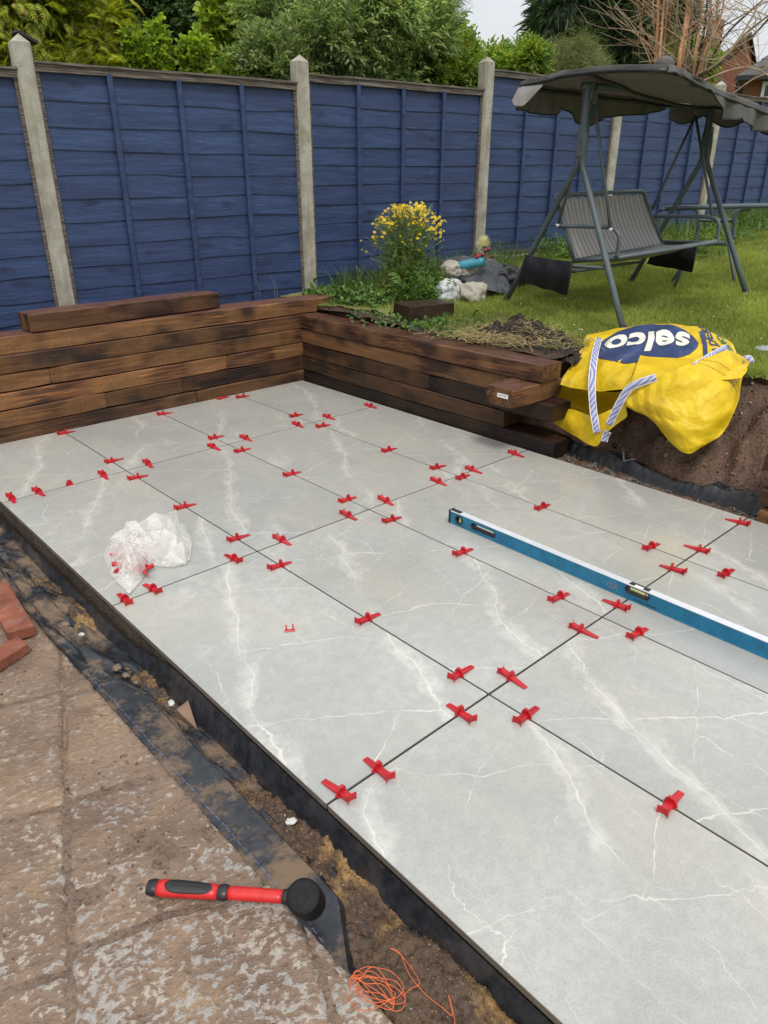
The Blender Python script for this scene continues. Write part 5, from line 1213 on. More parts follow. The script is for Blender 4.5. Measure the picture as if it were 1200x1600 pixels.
# hanging side pouches
def pouch(cs, xa, xb, s):
    Nn = Net([[(*c_(*cs[0]), xa), (*c_(*(np.array(cs[0])*.5+np.array(cs[1])*.5)), (xa+xb)/2), (*c_(*cs[1]), xb)], [(*c_(*(np.array(cs[0])*.5+np.array(cs[3])*.5)), xa-.03), (*c_(*(np.array(cs).mean(0))), (xa+xb)/2-.04), (*c_(*(np.array(cs[1])*.5+np.array(cs[2])*.5)), xb-.03)], [(*c_(*cs[3]), xa), (*c_(*(np.array(cs[2])*.5+np.array(cs[3])*.5)), (xa+xb)/2), (*c_(*cs[2]), xb)]], s, .008, 10.)
    V, F = grid(44, 34, lambda u, v: Nn(u, v)); o = mk('side_pouch', V, F, M['pouch'], sw, smooth=True); solid(o, .014, 0)
pouch([(120, 912), (328, 940), (300, 1090), (88, 1022)], 2.80, 2.66, 3)
pouch([(705, 850), (885, 868), (862, 985), (660, 948)], 4.02, 4.05, 5)

# second metal frame behind, right of the swing (a table frame)
fr = thing('garden_table', atL(1120, 440), 'bare grey metal garden table frame behind the swing seat at the right edge', 'garden table')
TZ = lambda x, y, d: atD(x, y, d)
rails = [[TZ(*c_(740, 703), 6.45), TZ(*c_(960, 694), 6.7), TZ(*c_(1200, 690), 7.0), TZ(1250, 320, 7.3)], [TZ(*c_(720, 712), 6.40), TZ(*c_(740, 703), 6.45)], [TZ(*c_(895, 755), 6.9), TZ(*c_(1060, 755), 7.0)], [TZ(*c_(885, 860), 6.9), TZ(*c_(1040, 862), 7.0)]]
for q in rails: V, F = tube(q, .019 if len(q) == 4 else .013, 8); mk('rail', V, F, M['steel'], fr, smooth=True)
for a in ([(1120, 705), (1075, 708), (1052, 740), (1048, 800), (1045, 840)], [(875, 705), (888, 720), (888, 790), (868, 870)]):
    V, F = tube(smoothpath([TZ(*c_(*q), 6.95) for q in a], 4), .015, 8); mk('leg', V, F, M['steel'], fr, smooth=True)
for a, b in (((1022, 850), (1056, 1036)), ((880, 862), (764, 1032)), ((868, 860), (776, 1056))):
    q = atL(*c_(*b)); dd = sqrt(((q-CAM)[:2]**2).sum()); V, F = tube([TZ(*c_(*a), dd+.1), q-np.array([0, 0, .02])], .012, 8); mk('leg', V, F, M['steel'], fr, smooth=True)

exec_stage2 = True
# ------------------------------------------------------------------ SOIL HEAP WITH STRAW
hp_ = np.array([2.19, -.80, lawnz(2.19, -.80)])
V, F = grid(110, 70, lambda u, v: np.stack([hp_[0]-.50*0+(u-.5)*.86*np.cos(-1.42)-(v-.5)*.42*np.sin(-1.42), hp_[1]+(u-.5)*.86*np.sin(-1.42)+(v-.5)*.42*np.cos(-1.42),
     lawnz(hp_[0], hp_[1])-.05+.125*np.clip(1-((u-.5)*2)**2, 0, 1)*np.clip(1-((v-.5)*2)**2, 0, 1)*(1+.6*fbm(u*8, v*6, 0, 44))+.016*ridge(u*26, v*18, 0, 45)-.01]))
o = mk('soil_heap', V, F, m_soil('black_garden_soil', (.010, .007, .005), (.042, .026, .017), .7), org=hp_, smooth=True); tag(o, 'heap of dark soil on the lawn edge behind the right sleeper wall', 'soil heap')
def straws(n, c, sx, sy, ang, zf, L, seed, colname):
    out = []; r = random.Random(seed)
    for i in range(n):
        a, b = r.gauss(0, sx), r.gauss(0, sy); x = c[0]+a*cos(ang)-b*sin(ang); y = c[1]+a*sin(ang)+b*cos(ang); z = zf(x, y)+r.uniform(.0, .03); t = r.uniform(0, 6.28); l = L*r.uniform(.4, 1.3); lift = r.uniform(-.1, .35)
        p0 = np.array([x, y, z]); p2 = p0+np.array([cos(t), sin(t), lift])*l; p1 = (p0+p2)/2+np.array([r.uniform(-.2, .2)*l, r.uniform(-.2, .2)*l, r.uniform(0, .3)*l]); out.append(tube(smoothpath([p0, p1, p2], 3), .0013, 3, False))
    return cat_(*out)
hz_ = lambda x, y: lawnz(x, y)+.05*math.exp(-(((x-hp_[0])**2+(y-hp_[1])**2)/.05))
V1 = straws(620, atL(783, 535), .17, .06, -1.2, lambda x, y: lawnz(x, y)+.005, .085, 1, ''); V2 = straws(300, hp_, .20, .07, -1.42, hz_, .08, 2, '')
V, F = cat_(V1, V2); o = mk('dry_straw', V, F, m_leaf('dry_straw_mix', (.20, .15, .06), (.36, .28, .13), (.50, .42, .22), .2, .7), kind='stuff'); tag(o, 'dry straw and dead grass strewn over and beside the soil heap', 'straw')
# soil bed strip between the wall and the lawn, plus blue-black sheet corner
V, F = grid(40, 40, lambda u, v: np.stack([1.93+u*.75, -1.2+v*2.5, lawnz(1.93+u*.75, -1.2+v*2.5)-.01+.014*fbm(u*9, v*22, 0, 71)-.05*np.clip(u*8-7, 0, 1)-.05*np.clip(1-u*8, 0, 1)*0]))
mk('soil_border', V, F, M['soil'], smooth=True, kind='structure')
Nn = Net([[(628, 508, 1.98), (650, 506, 2.05), (690, 514, 2.10), (740, 532, 2.12)], [(630, 512, 1.97), (655, 513, 2.0), (695, 523, 2.03), (740, 536, 2.05)], [(634, 517, 1.95), (662, 522, 1.95), (700, 532, 1.97), (742, 543, 1.98)]], 5, .008)
V, F = grid(50, 16, lambda u, v: Nn(u, v)); o = mk('plastic_sheet', V, F, simple('blue_grey_polythene', (.045, .062, .09), .4, .3, 12, .4, .01), smooth=True); solid(o, .003); tag(o, 'strip of blue-grey plastic sheet tucked behind the right sleeper wall', 'plastic sheet')

# ------------------------------------------------------------------ LAWN GRASS AND WEEDS
def blade(bend=.35, w=.06):
    V = [(-w, 0, 0), (w, 0, 0), (w*.8, .5, bend*.2), (-w*.8, .5, bend*.2), (0, 1, bend)]; return np.array(V), [(0, 1, 2), (0, 2, 3), (3, 2, 4)]
def grass(name, n, xy, hfun, lean, mat, label, wid=.05, zf=None, bend=.35):
    P = xy(n); n = len(P); z = (zf or (lambda x, y: lawnz(x, y)+.012*fbm(x*2.5, y*2.5, 0, 31)+.006*fbm(x*12, y*12, 0, 32)))(P[:, 0], P[:, 1]); P3 = np.stack([P[:, 0], P[:, 1], z-.004], 1)
    d = np.stack([rng.normal(0, lean, n), rng.normal(0, lean, n), np.ones(n)], 1); R = frames(d, rng.uniform(0, 6.28, n)); h = hfun(P)
    # blade grows along Y of the frame
    V, F = scatter(blade(bend, wid), P3, R, np.stack([np.full(n, 1.)*h**.5*.22, h, h], 1)); o = mk(name, V, F, mat, kind='stuff'); tag(o, label, 'grass'); return o
gm = m_leaf('lawn_green_mix', (.17, .22, .040), (.29, .34, .075), (.43, .45, .15), .55, .65, (.50, .45, .22))
def lawn_xy(n):
    m = n*4; u = rng.uniform(0, 1, m); r = 3.4+u*7.5; th = rng.uniform(-.42, .58, m)+radians(42.7)
    x = CAM[0]+r*np.sin(th); y = CAM[1]+r*np.cos(th); k = (x > bank_x(y)-.01)&(y < 1.25-.075*(x-2))&(y > -4.2)
    k &= ~((x < 2.72)&(y > -1.12)&(rng.uniform(0, 1, m) > np.clip((x-2.1)/.6, 0, .9)))
    x, y = x[k][:n], y[k][:n]; return np.stack([x, y], 1)
grass('lawn_grass', 210000, lawn_xy, lambda P: (.022+.018*rng.uniform(0, 1, len(P))+.012*np.clip(fbm(P[:, 0]*1.5, P[:, 1]*1.5, 0, 3), -1, 1))*(1+.08*(P[:, 0]-2)), .45, gm, 'short green lawn grass around the swing seat', .055)
def edge_xy(n): y = rng.uniform(-4, -1.2, n); return np.stack([bank_x(y)+rng.normal(0, .02, n)+.01, y], 1)
grass('edge_grass', 3500, edge_xy, lambda P: .03+.03*rng.uniform(0, 1, len(P)), .9, gm, 'ragged grass fringe hanging over the cut lawn edge', .05)
def fence_xy(n):
    s = rng.uniform(3.4, 12.5, n); o_ = rng.gamma(1.4, .10, n); q = CAM+np.outer(s, FT)+np.outer(5.1-.06-o_, FN); dens = .35+.65*(vnoise(s*2.2, 0, 0, 6) > -.1)*1.; k = rng.uniform(0, 1, n) < dens*(1-.6*((s > 5.6)&(s < 6.8))); return q[k][:, :2]
grass('long_grass', 9000, fence_xy, lambda P: .08+.16*rng.beta(2, 3, len(P))*(1+.10*(P[:, 0]-3)), .28, m_leaf('long_grass_mix', (.04, .085, .015), (.085, .16, .03), (.18, .25, .07), .35, .5, (.34, .30, .14)), 'tall uncut grass along the foot of the blue fence', .028, bend=.5)
# daisies
n = 110; P = lawn_xy(600)[:n]; P = np.stack([P[:, 0], P[:, 1], lawnz(P[:, 0], P[:, 1])+.035], 1); V, F = scatter(ICO[1], P, frames(rdir(n)), np.full((n, 3), .0042)); o = mk('daisies', V, F, simple('white_petals', (.75, .75, .7), .6), kind='stuff'); tag(o, 'tiny white daisies dotted through the lawn', 'daisies')

def leaf_t(w=.3, fold=.08, droop=.12):    # pointed leaf, 6 verts, along Y
    V = [(0, 0, 0), (w*.8, .35, fold), (w*.55, .7, fold-droop*.3), (0, 1, -droop), (-w*.55, .7, fold-droop*.3), (-w*.8, .35, fold), (0, .4, 0)]
    return np.array(V), [(0, 1, 6), (1, 2, 6), (2, 3, 6), (3, 4, 6), (4, 5, 6), (5, 0, 6)]
def sprig(kind, r=random.Random(3)):
    """leaves on a short twig, all triangles, along Y, unit length"""
    Vs, Fs, n = [], [], 0
    def add(T, R, t, s):
        nonlocal n; V = np.asarray(T[0])*s@R.T+t; Vs.append(V); Fs.extend([tuple(i+n for i in f) for f in T[1]]); n += len(V)
    if kind.startswith('conifer'):      # flat drooping fan
        wd = .055 if kind == 'conifer' else .10
        for i in range(8):
            t = i/8; L = (1-t)*.42+.10
            for sd in (-1, 1): add((np.array([(0, 0, 0), (wd, .45, .02), (0, 1, -.12), (-wd, .45, .02)]), [(0, 1, 2), (0, 2, 3)]), rz(sd*-.75), np.array([0, t*.9, -.25*t*t]), L)
        add((np.array([(0, 0, 0), (.04, .5, -.05), (0, 1, -.3), (-.04, .5, -.05)]), [(0, 1, 2), (0, 2, 3)]), np.eye(3), np.zeros(3), 1.05)
    elif kind in ('lance2', 'broad2'):      # small leaves of far-off bushes: one folded diamond each
        for i in range(5 if kind == 'lance2' else 6):
            t = .1+i*.2; lw = .16 if kind == 'lance2' else .36
            for sd in ((-1, 1) if kind == 'lance2' else (r.choice((-1, 1)),)):
                D4 = (np.array([(0, 0, 0), (lw, .45, .05), (0, 1, -.22), (-lw, .45, .05)]), [(0, 1, 2), (0, 2, 3)])
                add(D4, rz(sd*-(1.0-.5*t)+r.uniform(-.3, .3))@rx(r.uniform(-.6, .3))@ry(r.uniform(-.6, .6)), np.array([0, t, -.1*t*t]), .42*(1-.35*t))
    elif kind == 'lance':      # opposite lance leaves, arching
        for i in range(5):
            t = .1+i*.2
            for sd in (-1, 1): add(leaf_t(.17, .05, .3), rz(sd*-(1.0-.5*t)+r.uniform(-.2, .2))@rx(r.uniform(-.5, .3)), np.array([0, t, -.1*t*t]), .42*(1-.35*t))
    elif kind == 'broad':
        for i in range(6):
            a = i*2.4; add(leaf_t(.55, .06, .15), ry(a)@rz(.6)@rx(r.uniform(-.6, .2)), np.array([.05*sin(a), .15+i*.14, .05*cos(a)]), .42)
    elif kind == 'needle':
        for i in range(16):
            a = i*2.4; add((np.array([(-.018, 0, 0), (.018, 0, 0), (0, 1, 0)]), [(0, 1, 2)]), ry(a)@rz(.75), np.array([0, i/16*.85, 0]), .38)
    return np.vstack(Vs), np.array(Fs)
SPR = {k: sprig(k) for k in ('conifer', 'conifer_broad', 'lance2', 'broad2', 'lance', 'broad', 'needle')}

def cloud(blobs, n, shell=.5):
    """points in ellipsoid blobs (centre, radii, weight), biased to the surface; returns P, outward dirs"""
    w_ = np.array([b[2] for b in blobs], float); w_ /= w_.sum(); idx = rng.choice(len(blobs), n, p=w_); C_ = np.array([b[0] for b in blobs])[idx]; R_ = np.array([np.broadcast_to(b[1], 3) for b in blobs])[idx]
    d = rdir(n); r = (1-shell*rng.beta(1.2, 2.2, n))*np.where(rng.uniform(0, 1, n) < .16, rng.uniform(1.0, 1.28, n), 1); P = C_+d*R_*r[:, None]; return P, d
def foliage(name, blobs, n, kind, size, mat, parent, droop=.2, up=.2, jit=.6, shell=.5, out=1.):
    P, d = cloud(blobs, n, shell); D = d*out+rng.normal(0, jit, (n, 3))+np.array([0, 0, up-droop]); R = frames(D, rng.normal(0, .5, n)); s = size*rng.uniform(.6, 1.3, n); V, F = scatter(SPR[kind], P, R, s); return mk(name, V, F, mat, parent)
def blobcrown(c, r, k, s, lump_r=.38, seed=1):
    """irregular crown: k sub-blobs over an ellipsoid"""
    q = np.random.default_rng(seed); out = [(np.array(c), np.array(r)*.72, 1.2)]
    for _ in range(k):
        d = q.normal(size=3); d /= np.linalg.norm(d); out.append((np.array(c)+d*np.array(r)*q.uniform(.55, .9), np.array(r)*lump_r*q.uniform(.6, 1.25), .5))
    return out
wood_m = simple('brown_bark', (.07, .05, .035), .9, .35, 20, .8, .02)
def trunk(parent, base, top, r, limbs=6, seed=1, spread=.8, mat=None, limb_len=1.2):
    q = random.Random(seed); base, top = np.array(base, float), np.array(top, float); mid = (base+top)/2+np.array([q.uniform(-.1, .1), q.uniform(-.1, .1), 0])
    P = smoothpath([base, mid, top], 5); V, F = tube(P, np.linspace(r, r*.35, len(P)), 9); mk('trunk', V, F, mat or wood_m, parent, smooth=True)
    for i in range(limbs):
        t = q.uniform(.3, .95); s = base+(top-base)*t; a = q.uniform(0, 6.28); e = s+np.array([cos(a)*spread, sin(a)*spread, q.uniform(.3, .9)])*limb_len*q.uniform(.6, 1.1); m = (s+e)/2+np.array([0, 0, -.08]); P = smoothpath([s, m, e], 4); V, F = tube(P, np.linspace(r*.4, r*.1, len(P)), 6); mk('limb', V, F, mat or wood_m, parent, smooth=True)
LM = dict(
 gold=m_leaf('golden_cypress', (.10, .15, .014), (.30, .35, .030), (.54, .53, .06), .45, .55, (.30, .18, .07)),
 dark=m_leaf('dark_evergreen', (.022, .048, .022), (.052, .092, .042), (.11, .165, .075), .3, .5),
 darkb=m_leaf('dark_broadleaf', (.028, .058, .020), (.065, .115, .042), (.14, .20, .085), .35, .45),
 budd=m_leaf('grey_green_buddleia', (.11, .18, .065), (.27, .37, .155), (.48, .54, .32), .5, .5, (.40, .33, .22)),
 lime=m_leaf('lime_green_leaves', (.10, .18, .016), (.24, .34, .035), (.42, .50, .08), .5, .45),
 mid=m_leaf('mid_green_leaves', (.07, .14, .022), (.19, .29, .05), (.36, .44, .11), .5, .45, (.34, .16, .06)),
 olive=m_leaf('olive_weeping_leaves', (.08, .10, .03), (.18, .21, .075), (.32, .33, .13), .35, .5))
def ground_at(p): return np.array([p[0], p[1], .4])
def tree(name, label, cat, px, py, dist, rpx, rpz, kind, size, n, mat, k=10, group=None, seed=1, lump_r=.38, depth=None, tr=.08, **kw):
    c = atD(px, py, dist); m = dist/1170.; r = np.array([rpx*m, (depth or rpx)*m, rpz*m])*.80; t = thing(name, ground_at(c), label, cat, group)
    foliage('crown', blobcrown(c, r, k, 0, lump_r, seed), n, kind, size, mat, t, **kw); trunk(t, ground_at(c), c+np.array([0, 0, r[2]*.5]), tr, 7, seed, .6, None, max(.3, r[0]*.9)); return t
# golden cypress at the left: cone of overlapping drooping fans
c = atD(35, 40, 7.0); t = thing('cypress_tree', ground_at(c), 'golden green cypress tree behind the fence at the top left corner', 'tree'); bl_s = []
for i in range(15):
    z = .8+i*.27; rr = max(.25, 1.15*(1-(z-.8)/6.0)); bl_s.append((np.array([c[0]-.10, c[1]+.15, z]), np.array([rr, rr, .30]), rr))
for i in range(26):
    a = rng.uniform(0, 6.28); z = rng.uniform(1.2, 4.0); rr = 1.08*(1-(z-.8)/6.0); bl_s.append((np.array([c[0]-.10+cos(a)*rr*.85, c[1]+.15+sin(a)*rr*.85, z]), np.array([.26, .26, .32]), .45))
foliage('crown', bl_s, 19000, 'conifer_broad', .14, LM['gold'], t, droop=.7, up=.1, jit=.6, shell=.45); trunk(t, ground_at(c), (c[0], c[1], 4.4), .11, 5, 2, .3)
tree('dark_tree', 'tall dark green tree behind the golden cypress, left half', 'tree', 215, 10, 16, 105, 175, 'broad2', .27, 13000, LM['darkb'], 14, seed=3, shell=.55)
tree('dark_tree', 'tall dark green tree between cypress and maple leaves', 'tree', 318, 0, 17, 88, 185, 'broad2', .27, 11000, LM['darkb'], 12, seed=4, shell=.55)  # dark green is the leaf colour itself, shared with the tree beside it
tree('maple_tree', 'bright green maple branch left of the grey-green bush', 'tree', 388, 40, 8.2, 62, 82, 'broad', .17, 1900, LM['lime'], 9, seed=5, shell=.7, tr=.04)
tree('buddleia_bush', 'large grey-green buddleia bush behind the second concrete post', 'bush', 515, 92, 7.4, 172, 120, 'lance2', .165, 17000, LM['budd'], 26, seed=6, lump_r=.30, shell=.45, up=.9, droop=.15, jit=.5, tr=.05)
for i, (px, py, rx_, rz_, w_) in enumerate([(214, 92, 10, 34, 'left'), (246, 84, 12, 40, 'middle'), (306, 92, 18, 36, 'right')]):
    tree('sapling', 'small lime green sapling peeping over the fence, %s of three by the dark tree' % {'left': 'leftmost', 'middle': 'the middle', 'right': 'rightmost'}[w_], 'sapling', px, py, 6.6, rx_, rz_, 'broad', .075, 430, LM['lime'], 5, 'lime green saplings above the fence', 7+i, tr=.015, shell=.8, up=.5)
tree('hedge_bush', 'mid green bush below the maple leaves behind the first blue panel', 'bush', 385, 122, 6.9, 60, 34, 'lance2', .12, 2800, LM['mid'], 9, None, 12, tr=.03, shell=.6)
tree('hawthorn_tree', 'bright green leafy tree between the buddleia and the patch of sky', 'tree', 690, 100, 10.5, 52, 50, 'broad2', .16, 7500, LM['mid'], 12, seed=13, shell=.7, up=.5)
tree('hawthorn_bush', 'low mid green bush just left of the third concrete post', 'bush', 688, 122, 7.6, 64, 36, 'lance2', .12, 3400, LM['mid'], 8, seed=23, shell=.6, tr=.03)
tree('ivy_bush', 'dark and lime green bush just right of the third concrete post', 'bush', 803, 112, 9.5, 50, 42, 'broad2', .12, 4200, LM['mid'], 9, seed=14, shell=.65)
tree('pine_tree', 'distant dark pine top above the buddleia bush', 'tree', 640, 5, 22, 62, 40, 'needle', .5, 4200, LM['dark'], 8, seed=15, shell=.7)
tree('dark_conifer', 'big dark green conifer behind the swing canopy', 'tree', 925, 10, 15, 98, 165, 'conifer', .31, 11000, LM['dark'], 22, seed=16, droop=.7, shell=.6, lump_r=.34, tr=.18)
tree('dark_conifer', 'second dark conifer behind the bare orange stems', 'tree', 1010, 10, 17, 70, 140, 'conifer', .32, 6500, LM['dark'], 14, seed=17, droop=.7, shell=.6, lump_r=.34, tr=.15)
tree('weeping_shrub', 'olive green weeping shrub over the fence left of the canopy', 'bush', 895, 108, 10.2, 52, 42, 'needle', .24, 2600, LM['olive'], 12, seed=18, droop=1.3, up=0, shell=.7, tr=.03)
tree('distant_tree', 'leafy tree among the orange stems in front of the brick house', 'tree', 1072, 100, 16, 34, 36, 'broad2', .20, 1500, LM['mid'], 8, seed=19, shell=.7)
tree('distant_tree', 'far left dark tree filling the gap behind the golden cypress', 'tree', 20, 20, 19, 120, 120, 'broad2', .36, 4500, LM['darkb'], 8, seed=33, shell=.6)

# bare shrub with orange stems
bs_m = simple('orange_brown_stem', (.36, .19, .095), .75, .35, 14, .4); dk_m = simple('dark_grey_stem', (.07, .06, .052), .8, .3, 14, .4); pl_m = simple('pale_tan_stem', (.36, .27, .17), .8, .3, 14, .4)
c = atD(1045, 180, 11.5); sh = thing('bare_shrub', (c[0], c[1], .4), 'bare leafless shrub with upright orange-brown stems beside the brick house', 'shrub')
q = random.Random(9); D_ = 11.5
def stem(pts, r, mat, name='stem', tw=6):
    P = smoothpath([atD(x, y, D_+d) for x, y, d in pts], 5); V, F = tube(P, np.linspace(r, r*.45, len(P)), 6); o = mk(name, V, F, mat, sh, smooth=True)
    tws = []
    for _ in range(tw):
        i = q.randrange(len(P)//4, len(P)); s = P[i]; sd = q.choice((-1, 1)); a = q.uniform(.25, 1.2)*sd; l = q.uniform(.35, 1.0); e = s+CR*sin(a)*l+np.array([0, 0, cos(a)*l*.8])+CF*q.uniform(-.3, .3); m = (s+e)/2+CR*.05*sd*-1; m[2] -= .04
        TP = smoothpath([s, m, e], 3); tws.append(tube(TP, np.linspace(r*.3, .0022, len(TP)), 4, False))
        for __ in range(2):
            s2 = TP[q.randrange(2, len(TP)-1)]; a2 = a+q.uniform(-.7, .7); l2 = l*.5; tws.append(tube([s2, s2+CR*sin(a2)*l2+np.array([0, 0, cos(a2)*l2])], [.003, .0016], 3, False))
    if tws: V, F = cat_(*tws); mk('twig', V, F, mat if q.random() < .5 else pl_m, o, smooth=True)
for (x0, x1, r, m) in [(1022, 1028, .030, 'o'), (1026, 1036, .026, 'o'), (1030, 1042, .022, 'p'), (1037, 1047, .018, 'o'), (1046, 1058, .017, 'p'), (1052, 1073, .036, 'o'), (1058, 1077, .022, 'o'), (1064, 1082, .018, 'p'), (1072, 1086, .022, 'd'), (1076, 1096, .024, 'o'), (1082, 1104, .026, 'd'), (1086, 1110, .030, 'o'), (1090, 1120, .018, 'p'), (1080, 1092, .020, 'd'), (1034, 1020, .014, 'p'), (1070, 1128, .016, 'o')]:
    mm = {'o': bs_m, 'd': dk_m, 'p': pl_m}[m]; stem([(x0, 190, q.uniform(-.3, .3)), (x0*.55+x1*.45, 95, q.uniform(-.3, .3)), (x1, 20, 0), (x1+q.uniform(-6, 10), -70, 0)], r, mm, tw=8)
for pts, r, m in [([(1092, 120, 0), (1135, 88, -.2), (1165, 52, -.3), (1210, 18, -.4)], .022, pl_m), ([(1090, 122, .2), (1150, 82, .1), (1200, 30, 0), (1230, -10, 0)], .018, dk_m), ([(1088, 118, 0), (1120, 100, -.2), (1155, 60, -.2), (1196, -10, -.2)], .020, pl_m), ([(1095, 128, -.3), (1140, 110, -.3), (1175, 106, -.3), (1200, 118, -.3), (1220, 132, -.3)], .013, pl_m), ([(1095, 125, .2), (1130, 60, .1), (1175, 15, 0), (1200, -8, 0)], .016, dk_m), ([(1100, 60, 0), (1140, 35, 0), (1200, 2, 0)], .012, dk_m), ([(1022, 110, 0), (1005, 70, 0), (985, 35, 0), (960, 10, 0)], .010, pl_m), ([(1028, 60, 0), (1000, 52, 0), (970, 45, 0)], .008, pl_m), ([(1140, 150, 0), (1180, 122, 0), (1215, 112, 0)], .012, pl_m)]:
    stem(pts, r, m, tw=7)

# ------------------------------------------------------------------ HOUSES
bg_ = G('red_brickwork'); bv = bg_.n('ShaderNodeTexCoord').outputs['Object']; bt = bg_.n('ShaderNodeTexBrick', Vector=bg_.map(bv, rot=(radians(90), 0, 0)), Scale=1.0); 
bt.inputs['Color1'].default_value = (.21, .072, .042, 1); bt.inputs['Color2'].default_value = (.27, .095, .055, 1); bt.inputs['Mortar'].default_value = (.22, .15, .115, 1)
bt.inputs['Brick Width'].default_value = .225; bt.inputs['Row Height'].default_value = .075; bt.inputs['Mortar Size'].default_value = .008
brick_m = bg_.out(bg_.mix(bg_.ramp(bg_.noise(bv, 1.2, 4), (.4, 0), (.7, .35)), bt.outputs[0], (.15, .06, .04)), .9, bg_.bump(bt.outputs['Fac'], -.5, .01), .2)
rt = G('grey_roof_tiles'); rv = rt.obj(); roof_m = rt.out(rt.ramp(rt.noise(rv, 4, 4), (.3, (.055, .05, .048)), (.7, (.12, .11, .10))), .8, rt.bump(rt.noise(rv, 20, 3), .4, .02), .3)
upv = lambda q: q/np.linalg.norm(q)
# far gable house: brick gable with the ridge running away to the left, chimney on the ridge
fh = thing('brick_house', (*atD(1150, 140, 30)[:2], .3), 'far red brick house with pointed gable and chimney behind the bare stems', 'house')
ap = atD(1172, 54, 30); zr1 = ap[2]; le = atD(1098, 116, 28.5); re_ = atD(1191, 92, 31.5); ze1 = le[2]; re_[2] = ze1
dn = lambda p_, z=.3: np.array([p_[0], p_[1], z])
rg_ = atD(1120, 60, 36); rdv = (rg_-ap)*np.array([1, 1, 0]); rdv = upv(rdv)*7.5; up0 = np.array([0, 0, .0])
ap2 = ap+rdv; le2 = le+rdv; re2 = re_+rdv
mk('wall', [dn(le), dn(re_), re_, ap, le, dn(le2), dn(re2), re2, ap2, le2], [(0, 1, 2, 3, 4), (9, 8, 7, 6, 5), (0, 4, 9, 5), (1, 6, 7, 2)], brick_m, fh)
def slope(a, b, a2, b2, n):
    rows = []
    for i in range(n):
        f0, f1 = i/n, (i+1.2)/n; q = [a+(b-a)*f0, a+(b-a)*f1, a2+(b2-a2)*f1, a2+(b2-a2)*f0]; L = [np.array(p_)+np.array([0, 0, .05+(.03 if k in (1, 2) else 0)]) for k, p_ in enumerate(q)]; L2 = [p_-np.array([0, 0, .07]) for p_ in L]
        rows.append((np.array(L+L2), [(0, 1, 2, 3), (7, 6, 5, 4), (0, 4, 5, 1), (1, 5, 6, 2), (2, 6, 7, 3), (3, 7, 4, 0)]))
    rows.append((np.array([a, b, b2, a2])-np.array([0, 0, .03]), [(0, 1, 2, 3)]))
    return cat_(*rows)
ov = -upv(rdv)*.2
V, F = slope(ap+ov, le+(le-ap)*.06+ov, ap2, le2+(le-ap)*.06, 14); rf = mk('roof', V, F, roof_m, fh)
V, F = slope(ap+ov, re_+(re_-ap)*.08+ov, ap2, re2+(re_-ap)*.08, 1); mk('roof', V, F, roof_m, fh)
cb = atD(1115, 70, 34); V, F = box(-.19, .19, -.19, .19, -.3, .78); mk('chimney', V+cb, F, brick_m, rf)
V, F = cat_(*[tube([cb+np.array([dx, 0, .78]), cb+np.array([dx, 0, .95])], .07, 8) for dx in (0,)]); mk('chimney_pot', V, F, M['brick'], rf)
# nearer house: brick wall, low grey roof, white window
def W2(x, y, d): return atD(x, y, d)
h2 = thing('brick_house', (*W2(1230, 140, 24)[:2], .3), 'nearer brick house with slate roof and white window at the right edge', 'house')
Bk = upv((W2(1158, 140, 24)-CAM)*np.array([1, 1, 0])); R_ = np.array([Bk[1], -Bk[0], 0]); b0 = W2(1150, 140, 24); Zr = lambda x, y, d: atD(x, y, d)[2]
def Q2(x, y, z): return np.array([b0[0], b0[1], 0])+R_*x+Bk*y+np.array([0, 0, z])
ze = Zr(1150, 119, 24); zr = ze+2.05
V = [Q2(.2, 0, .3), Q2(7, 0, .3), Q2(7, 0, ze), Q2(.2, 0, ze), Q2(.2, 6, .3), Q2(7, 6, .3), Q2(7, 6, ze), Q2(.2, 6, ze)]
mk('wall', V, [(0, 3, 2, 1), (4, 5, 6, 7), (0, 4, 7, 3), (1, 2, 6, 5)], brick_m, h2)
rows = []; n = 10
for i in range(n):   # hipped slope facing the camera, course by course
    f0, f1 = i/n, (i+1.12)/n; xa0, xa1 = -.04+f0*2.6, -.04+f1*2.6; y0, y1 = -.35+f0*2.8, -.35+f1*2.8; z0, z1 = ze-.05+(zr-ze)*f0+.03, ze-.05+(zr-ze)*f1
    Vr = [Q2(xa0, y0, z0), Q2(8, y0, z0), Q2(8, y1, z1), Q2(xa1, y1, z1), Q2(xa0, y0, z0-.05), Q2(8, y0, z0-.05), Q2(8, y1, z1-.05), Q2(xa1, y1, z1-.05)]
    rows.append((np.array(Vr), [(3, 2, 1, 0), (0, 1, 5, 4), (4, 5, 6, 7), (0, 4, 7, 3)]))
    Vs_ = [Q2(xa0, y0, z0), Q2(xa1, y1, z1), Q2(xa1, 6.4-y1, z1), Q2(xa0, 6.4-y0, z0)]; rows.append((np.array(Vs_), [(0, 1, 2, 3)]))
rows.append((np.array([Q2(.0, -.30, ze-.09), Q2(8, -.30, ze-.09), Q2(8, 2.45, zr-.09), Q2(2.56, 2.45, zr-.09)]), [(0, 1, 2, 3)]))
V, F = cat_(*rows); mk('roof', V, F, roof_m, h2)
V, F = box(-.08, 8, -.42, -.36, ze-.14, ze-.04); mk('gutter', np.array([Q2(*v) for v in V]), F, M['black'], h2)
wx0 = .62; wz0, wz1 = Zr(1190, 150, 24)-.1, ze-.16
